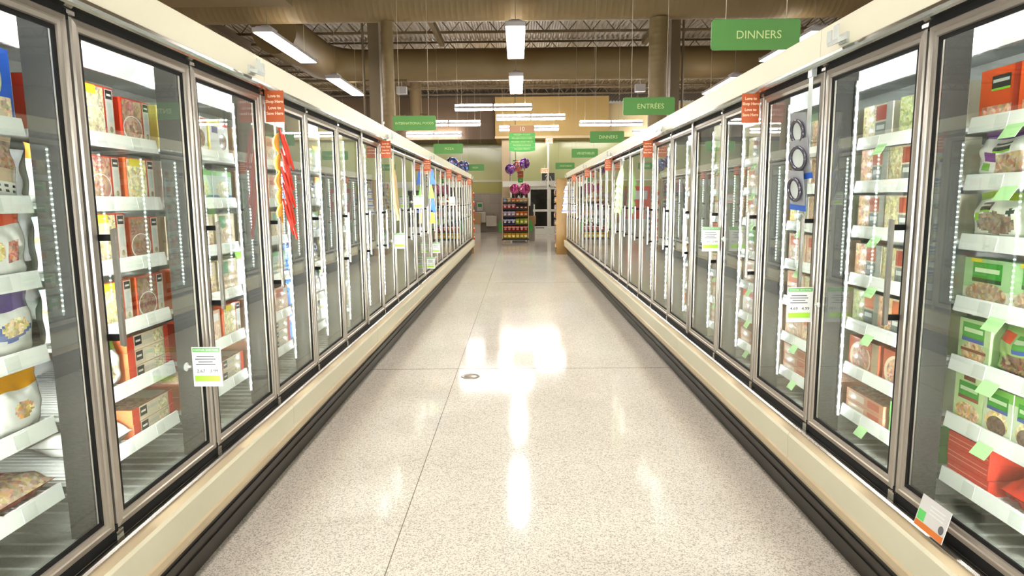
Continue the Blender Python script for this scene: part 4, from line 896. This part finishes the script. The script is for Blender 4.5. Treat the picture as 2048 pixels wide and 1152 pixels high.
balloon((.25, 22.85, 1.90), 'foil_pink', .2, 'pink foil balloon, right of two low over the snack rack', .3, 15)
balloon((-2.06, 20.6, 2.66), 'foil_blue', .21, 'blue foil balloon, left of two behind the left freezers', .9)
balloon((-1.70, 20.5, 2.55), 'foil_blue', .2, 'blue foil balloon, right of two behind the left freezers', .9, 25)
b = MB(); b.box(-2.3, -1.5, 20.3, 20.8, 0, 1.45); tag(b.build('floor_bin', 'board'), 'tan floor bin under the blue balloons behind the left freezers', 'display bin')

# entrance door
d = bpy.data.objects.new('door_1', None); COL.objects.link(d); struct(d); d.location = (0, 28.6, 0)
b = MB(); b.box(-.66, 4.2, 0, .25, 2.09, 2.34); b.box(-.66, 4.2, -.02, 0, 2.12, 2.16); b.build('door_header', 'white_trim', d)
b = MB()
for x0, x1 in ((-.34, -.26), (.44, .56), (1.30, 1.46), (2.2, 2.36)): b.box(x0, x1, .05, .2, 0, 2.09)
for x0, x1 in ((.5, 1.36), (1.4, 2.3)): b.box(x0, x1, .07, .18, 1.97, 2.09); b.box(x0, x1, .07, .18, 1.0, 1.1); b.box(x0, x1, .07, .18, 0, .36)
b.build('door_frame', 'white_trim', d)
b = MB(); b.box(-.3, .5, .11, .12, 0, 2.09); b.box(.5, 1.36, .11, .12, .3, 2.0); b.box(1.4, 2.3, .11, .12, .3, 2.0); b.build('door_glass', 'dark_glass', d)
b = MB(); b.box(.78, 1.16, .066, .07, .27, .3); b.build('door_plate', 'dark_panel', d)
b = MB(); b.lathe([(.001, -.05), (.04, -.045), (.06, 0), (.06, .02)], 0, 0, 14); b.build('door_sensor', 'black', d, (1.35, -.06, 2.14))
for x0, z0, yy, lab in ((1.345, 3.98, 27.88, 'lit exit sign on top of the white post'), (1.15, 2.745, 27.9, 'lower lit exit sign above the dark monitor')):
    r = thing('exit_sign', (x0, yy, z0), lab, 'exit sign'); b = MB(); b.box(-.15, .15, -.02, .03, -.105, .105); b.build('sign_box', 'exit_white', r); text('EXIT', .17, 'exit_red', r, (0, -.023, 0), bold=.004)
    if z0 < 3: b = MB(); b.box(-.01, .01, -.0, .1, .1, .25); b.build('bracket', 'white_trim', r)
r = thing('wall_monitor', (1.31, 28.0, 2.49), 'dark monitor on white brackets above the entrance door', 'monitor')
b = MB(); b.box(-.27, .27, 0, .06, -.16, .16); b.build('screen', 'dark_panel', r)
for p, q in (((-.13, -.03, .02), (.02, -.03, .14)), ((.0, -.03, .1), (-.13, -.03, -.2)), ((.08, -.03, .02), (.15, -.03, -.2)), ((.0, -.03, .14), (.0, .3, .3))):
    b = MB(); b.tube(p, q, .016, 8); b.build('bracket', 'white_trim', r)
r = thing('security_camera', (.0, 25.9, 3.05), 'small white dome camera below the aisle ten sign', 'camera')
b = MB(); b.lathe([(.001, -.1), (.06, -.09), (.1, -.03), (.1, .02), (.001, .02)], .06, 0, 16); b.build('dome', 'lamp_white', r, smooth=True)
b = MB(); b.box(-.18, .02, -.03, .03, -.02, .02); b.tube((-.08, 0, .02), (-.08, 0, 3.27), .012, 6); b.build('mount', 'dark_panel', r)
# carton stand by the door
r = thing('carton_stand', (.50, 24, 0), 'tan cardboard carton stand right of the snack rack', 'display stand')
b = MB(); b.box(-.1, .12, 0, .3, 0, .62); b.build('base', 'grey_tile', r); b = MB(); b.box(-.12, .16, -.05, .35, .62, .93); b.build('tray', 'board', r)
b = MB(); b.box(-.1, .06, .1, .2, .93, 1.3); b.tube((.0, .15, 1.3), (.05, .15, 1.42), .05, 10); b.build('dark_carton', 'dark_panel', r); b = MB(); b.box(.08, .13, .05, .1, .93, 1.35); b.build('upright', 'white_trim', r)
# drinking fountains and things by the tiled wall
for xx, z, lab in ((-1.80, .46, 'left and higher of two grey drinking fountains'), (-1.28, .28, 'right and lower of two grey drinking fountains')):
    r = thing('drinking_fountain', (xx, 31.5, z), lab, 'drinking fountain')
    b = MB(); b.prism([(-.25, 0), (.25, 0), (.25, .42), (-.25, .42)], -.35, 0); b.build('cabinet', 'fountain', r)
    b = MB(); b.box(-.26, .26, -.4, 0, .42, .5); b.build('basin', 'fountain', r)
    b = MB(); b.path([(.12, -.2, .5), (.12, -.2, .6), (.06, -.2, .63), (.0, -.2, .6)], .015, 8); b.build('spout', 'chrome', r)
b = MB(); b.box(-.17, .17, -.25, .0, 0, .5); tag(b.build('bag_dispenser', 'board', None, (-1.92, 30.6, .42)), 'tan carton just right of the left freezer end', 'carton')
b = MB(); b.box(-.15, .15, -.2, .0, -.42, 0); b.v = [(x, y, z) for x, y, z in b.v]; tag(b.build('dispenser_stand', 'fountain', None, (-1.92, 30.6, .42)), 'grey stand carrying the tan carton by the tiled wall', 'stand')
b = MB(); b.box(-.14, .14, 0, .02, 0, .42, 0); b.quad(-.1, .1, .2, .36, -.002, 1); tag(b.build('wall_notice', ['card_white', 'plastic_green'], None, (-1.84, 31.46, 1.0)), 'white and green notice on the grey tiles above a fountain', 'notice')

# end displays at the ends of the two freezer rows
r = thing('end_display', (1.06, 17.92, 0), 'tall oak end display standing at the end of the right freezers', 'display shelf')
b = MB(); b.box(0, 1.0, 0, .03, 0, 2.09); b.build('side_board', 'oak', r)
b = MB(); b.box(0.02, 1.0, .03, .9, 0, .12); b.box(.4, .44, .03, .9, .12, 2.05); b.build('body', 'oak', r)
for k in range(9):
    b = MB(); b.box(-.02, .38, .06, .86, .16 + .21 * k, .175 + .21 * k); b.build('shelf', 'oak', r)
for k in range(9):
    for q in range(3):
        o = put('snack_pouch', CHIP[('beige', 'brown', 'silver')[(k + q) % 3]], None, (1.035, 18.14 + .24 * q, .178 + .21 * k), (0, 0, R(-90))); o.scale = (.9, .9, .78)
        tag(o, 'small pouch on oak end display, shelf %s from bottom, %s in row' % (ORD[k], ORD[q]), 'pouch', 'pouches on the oak end display')
r = thing('end_display', (-2.05, 18.4, 0), 'oak end display peeking out behind the left freezer row', 'display shelf')
b = MB(); b.box(0, .78, .02, .06, 0, 2.07); b.build('side_board', 'oak', r); b = MB(); b.box(0, .72, .06, .6, 0, .12); b.build('base', 'oak', r)
for k in range(6):
    o = put('snack_pouch', CHIP['red'], None, (-1.245, 18.62, .35 + .25 * k), (0, 0, R(90))); o.scale = (.9, .9, .9)
    tag(o, 'red pouch clipped to the left oak end display, %s from bottom' % ORD[k], 'pouch', 'red pouches on the left end display')

r = thing('coin_kiosk', (-2.9, 30.7, 0), 'red kiosk seen mirrored in the far right freezer doors', 'kiosk')
b = MB(); b.box(-.55, .55, -.3, .3, 0, .6); b.build('base', 'fountain', r); b = MB(); b.prism([(-.55, .6), (.55, .6), (.55, 2.1), (-.55, 2.1)], -.3, .3); b.build('cabinet', 'red_plastic', r)
b = MB(); b.box(-.4, .4, -.32, -.3, 1.5, 1.9); b.build('screen', 'card_white', r)
r = thing('basket_stack', (-2.75, 26.4, 0), 'stack of blue baskets seen mirrored in the far right freezer doors', 'baskets')
b = MB(); b.box(-.26, .26, -.2, .2, 0, .12); b.build('wheeled_base', 'shelf_dark', r)
for k in range(9):
    b = MB(); b.prism([(-.22, .13 + .11 * k), (.22, .13 + .11 * k), (.25, .2 + .11 * k), (-.25, .2 + .11 * k)], -.17, .17); b.box(-.26, .26, -.19, .19, .2 + .11 * k, .222 + .11 * k); b.build('basket', 'blue_plastic' if k % 2 else 'card_white', r)
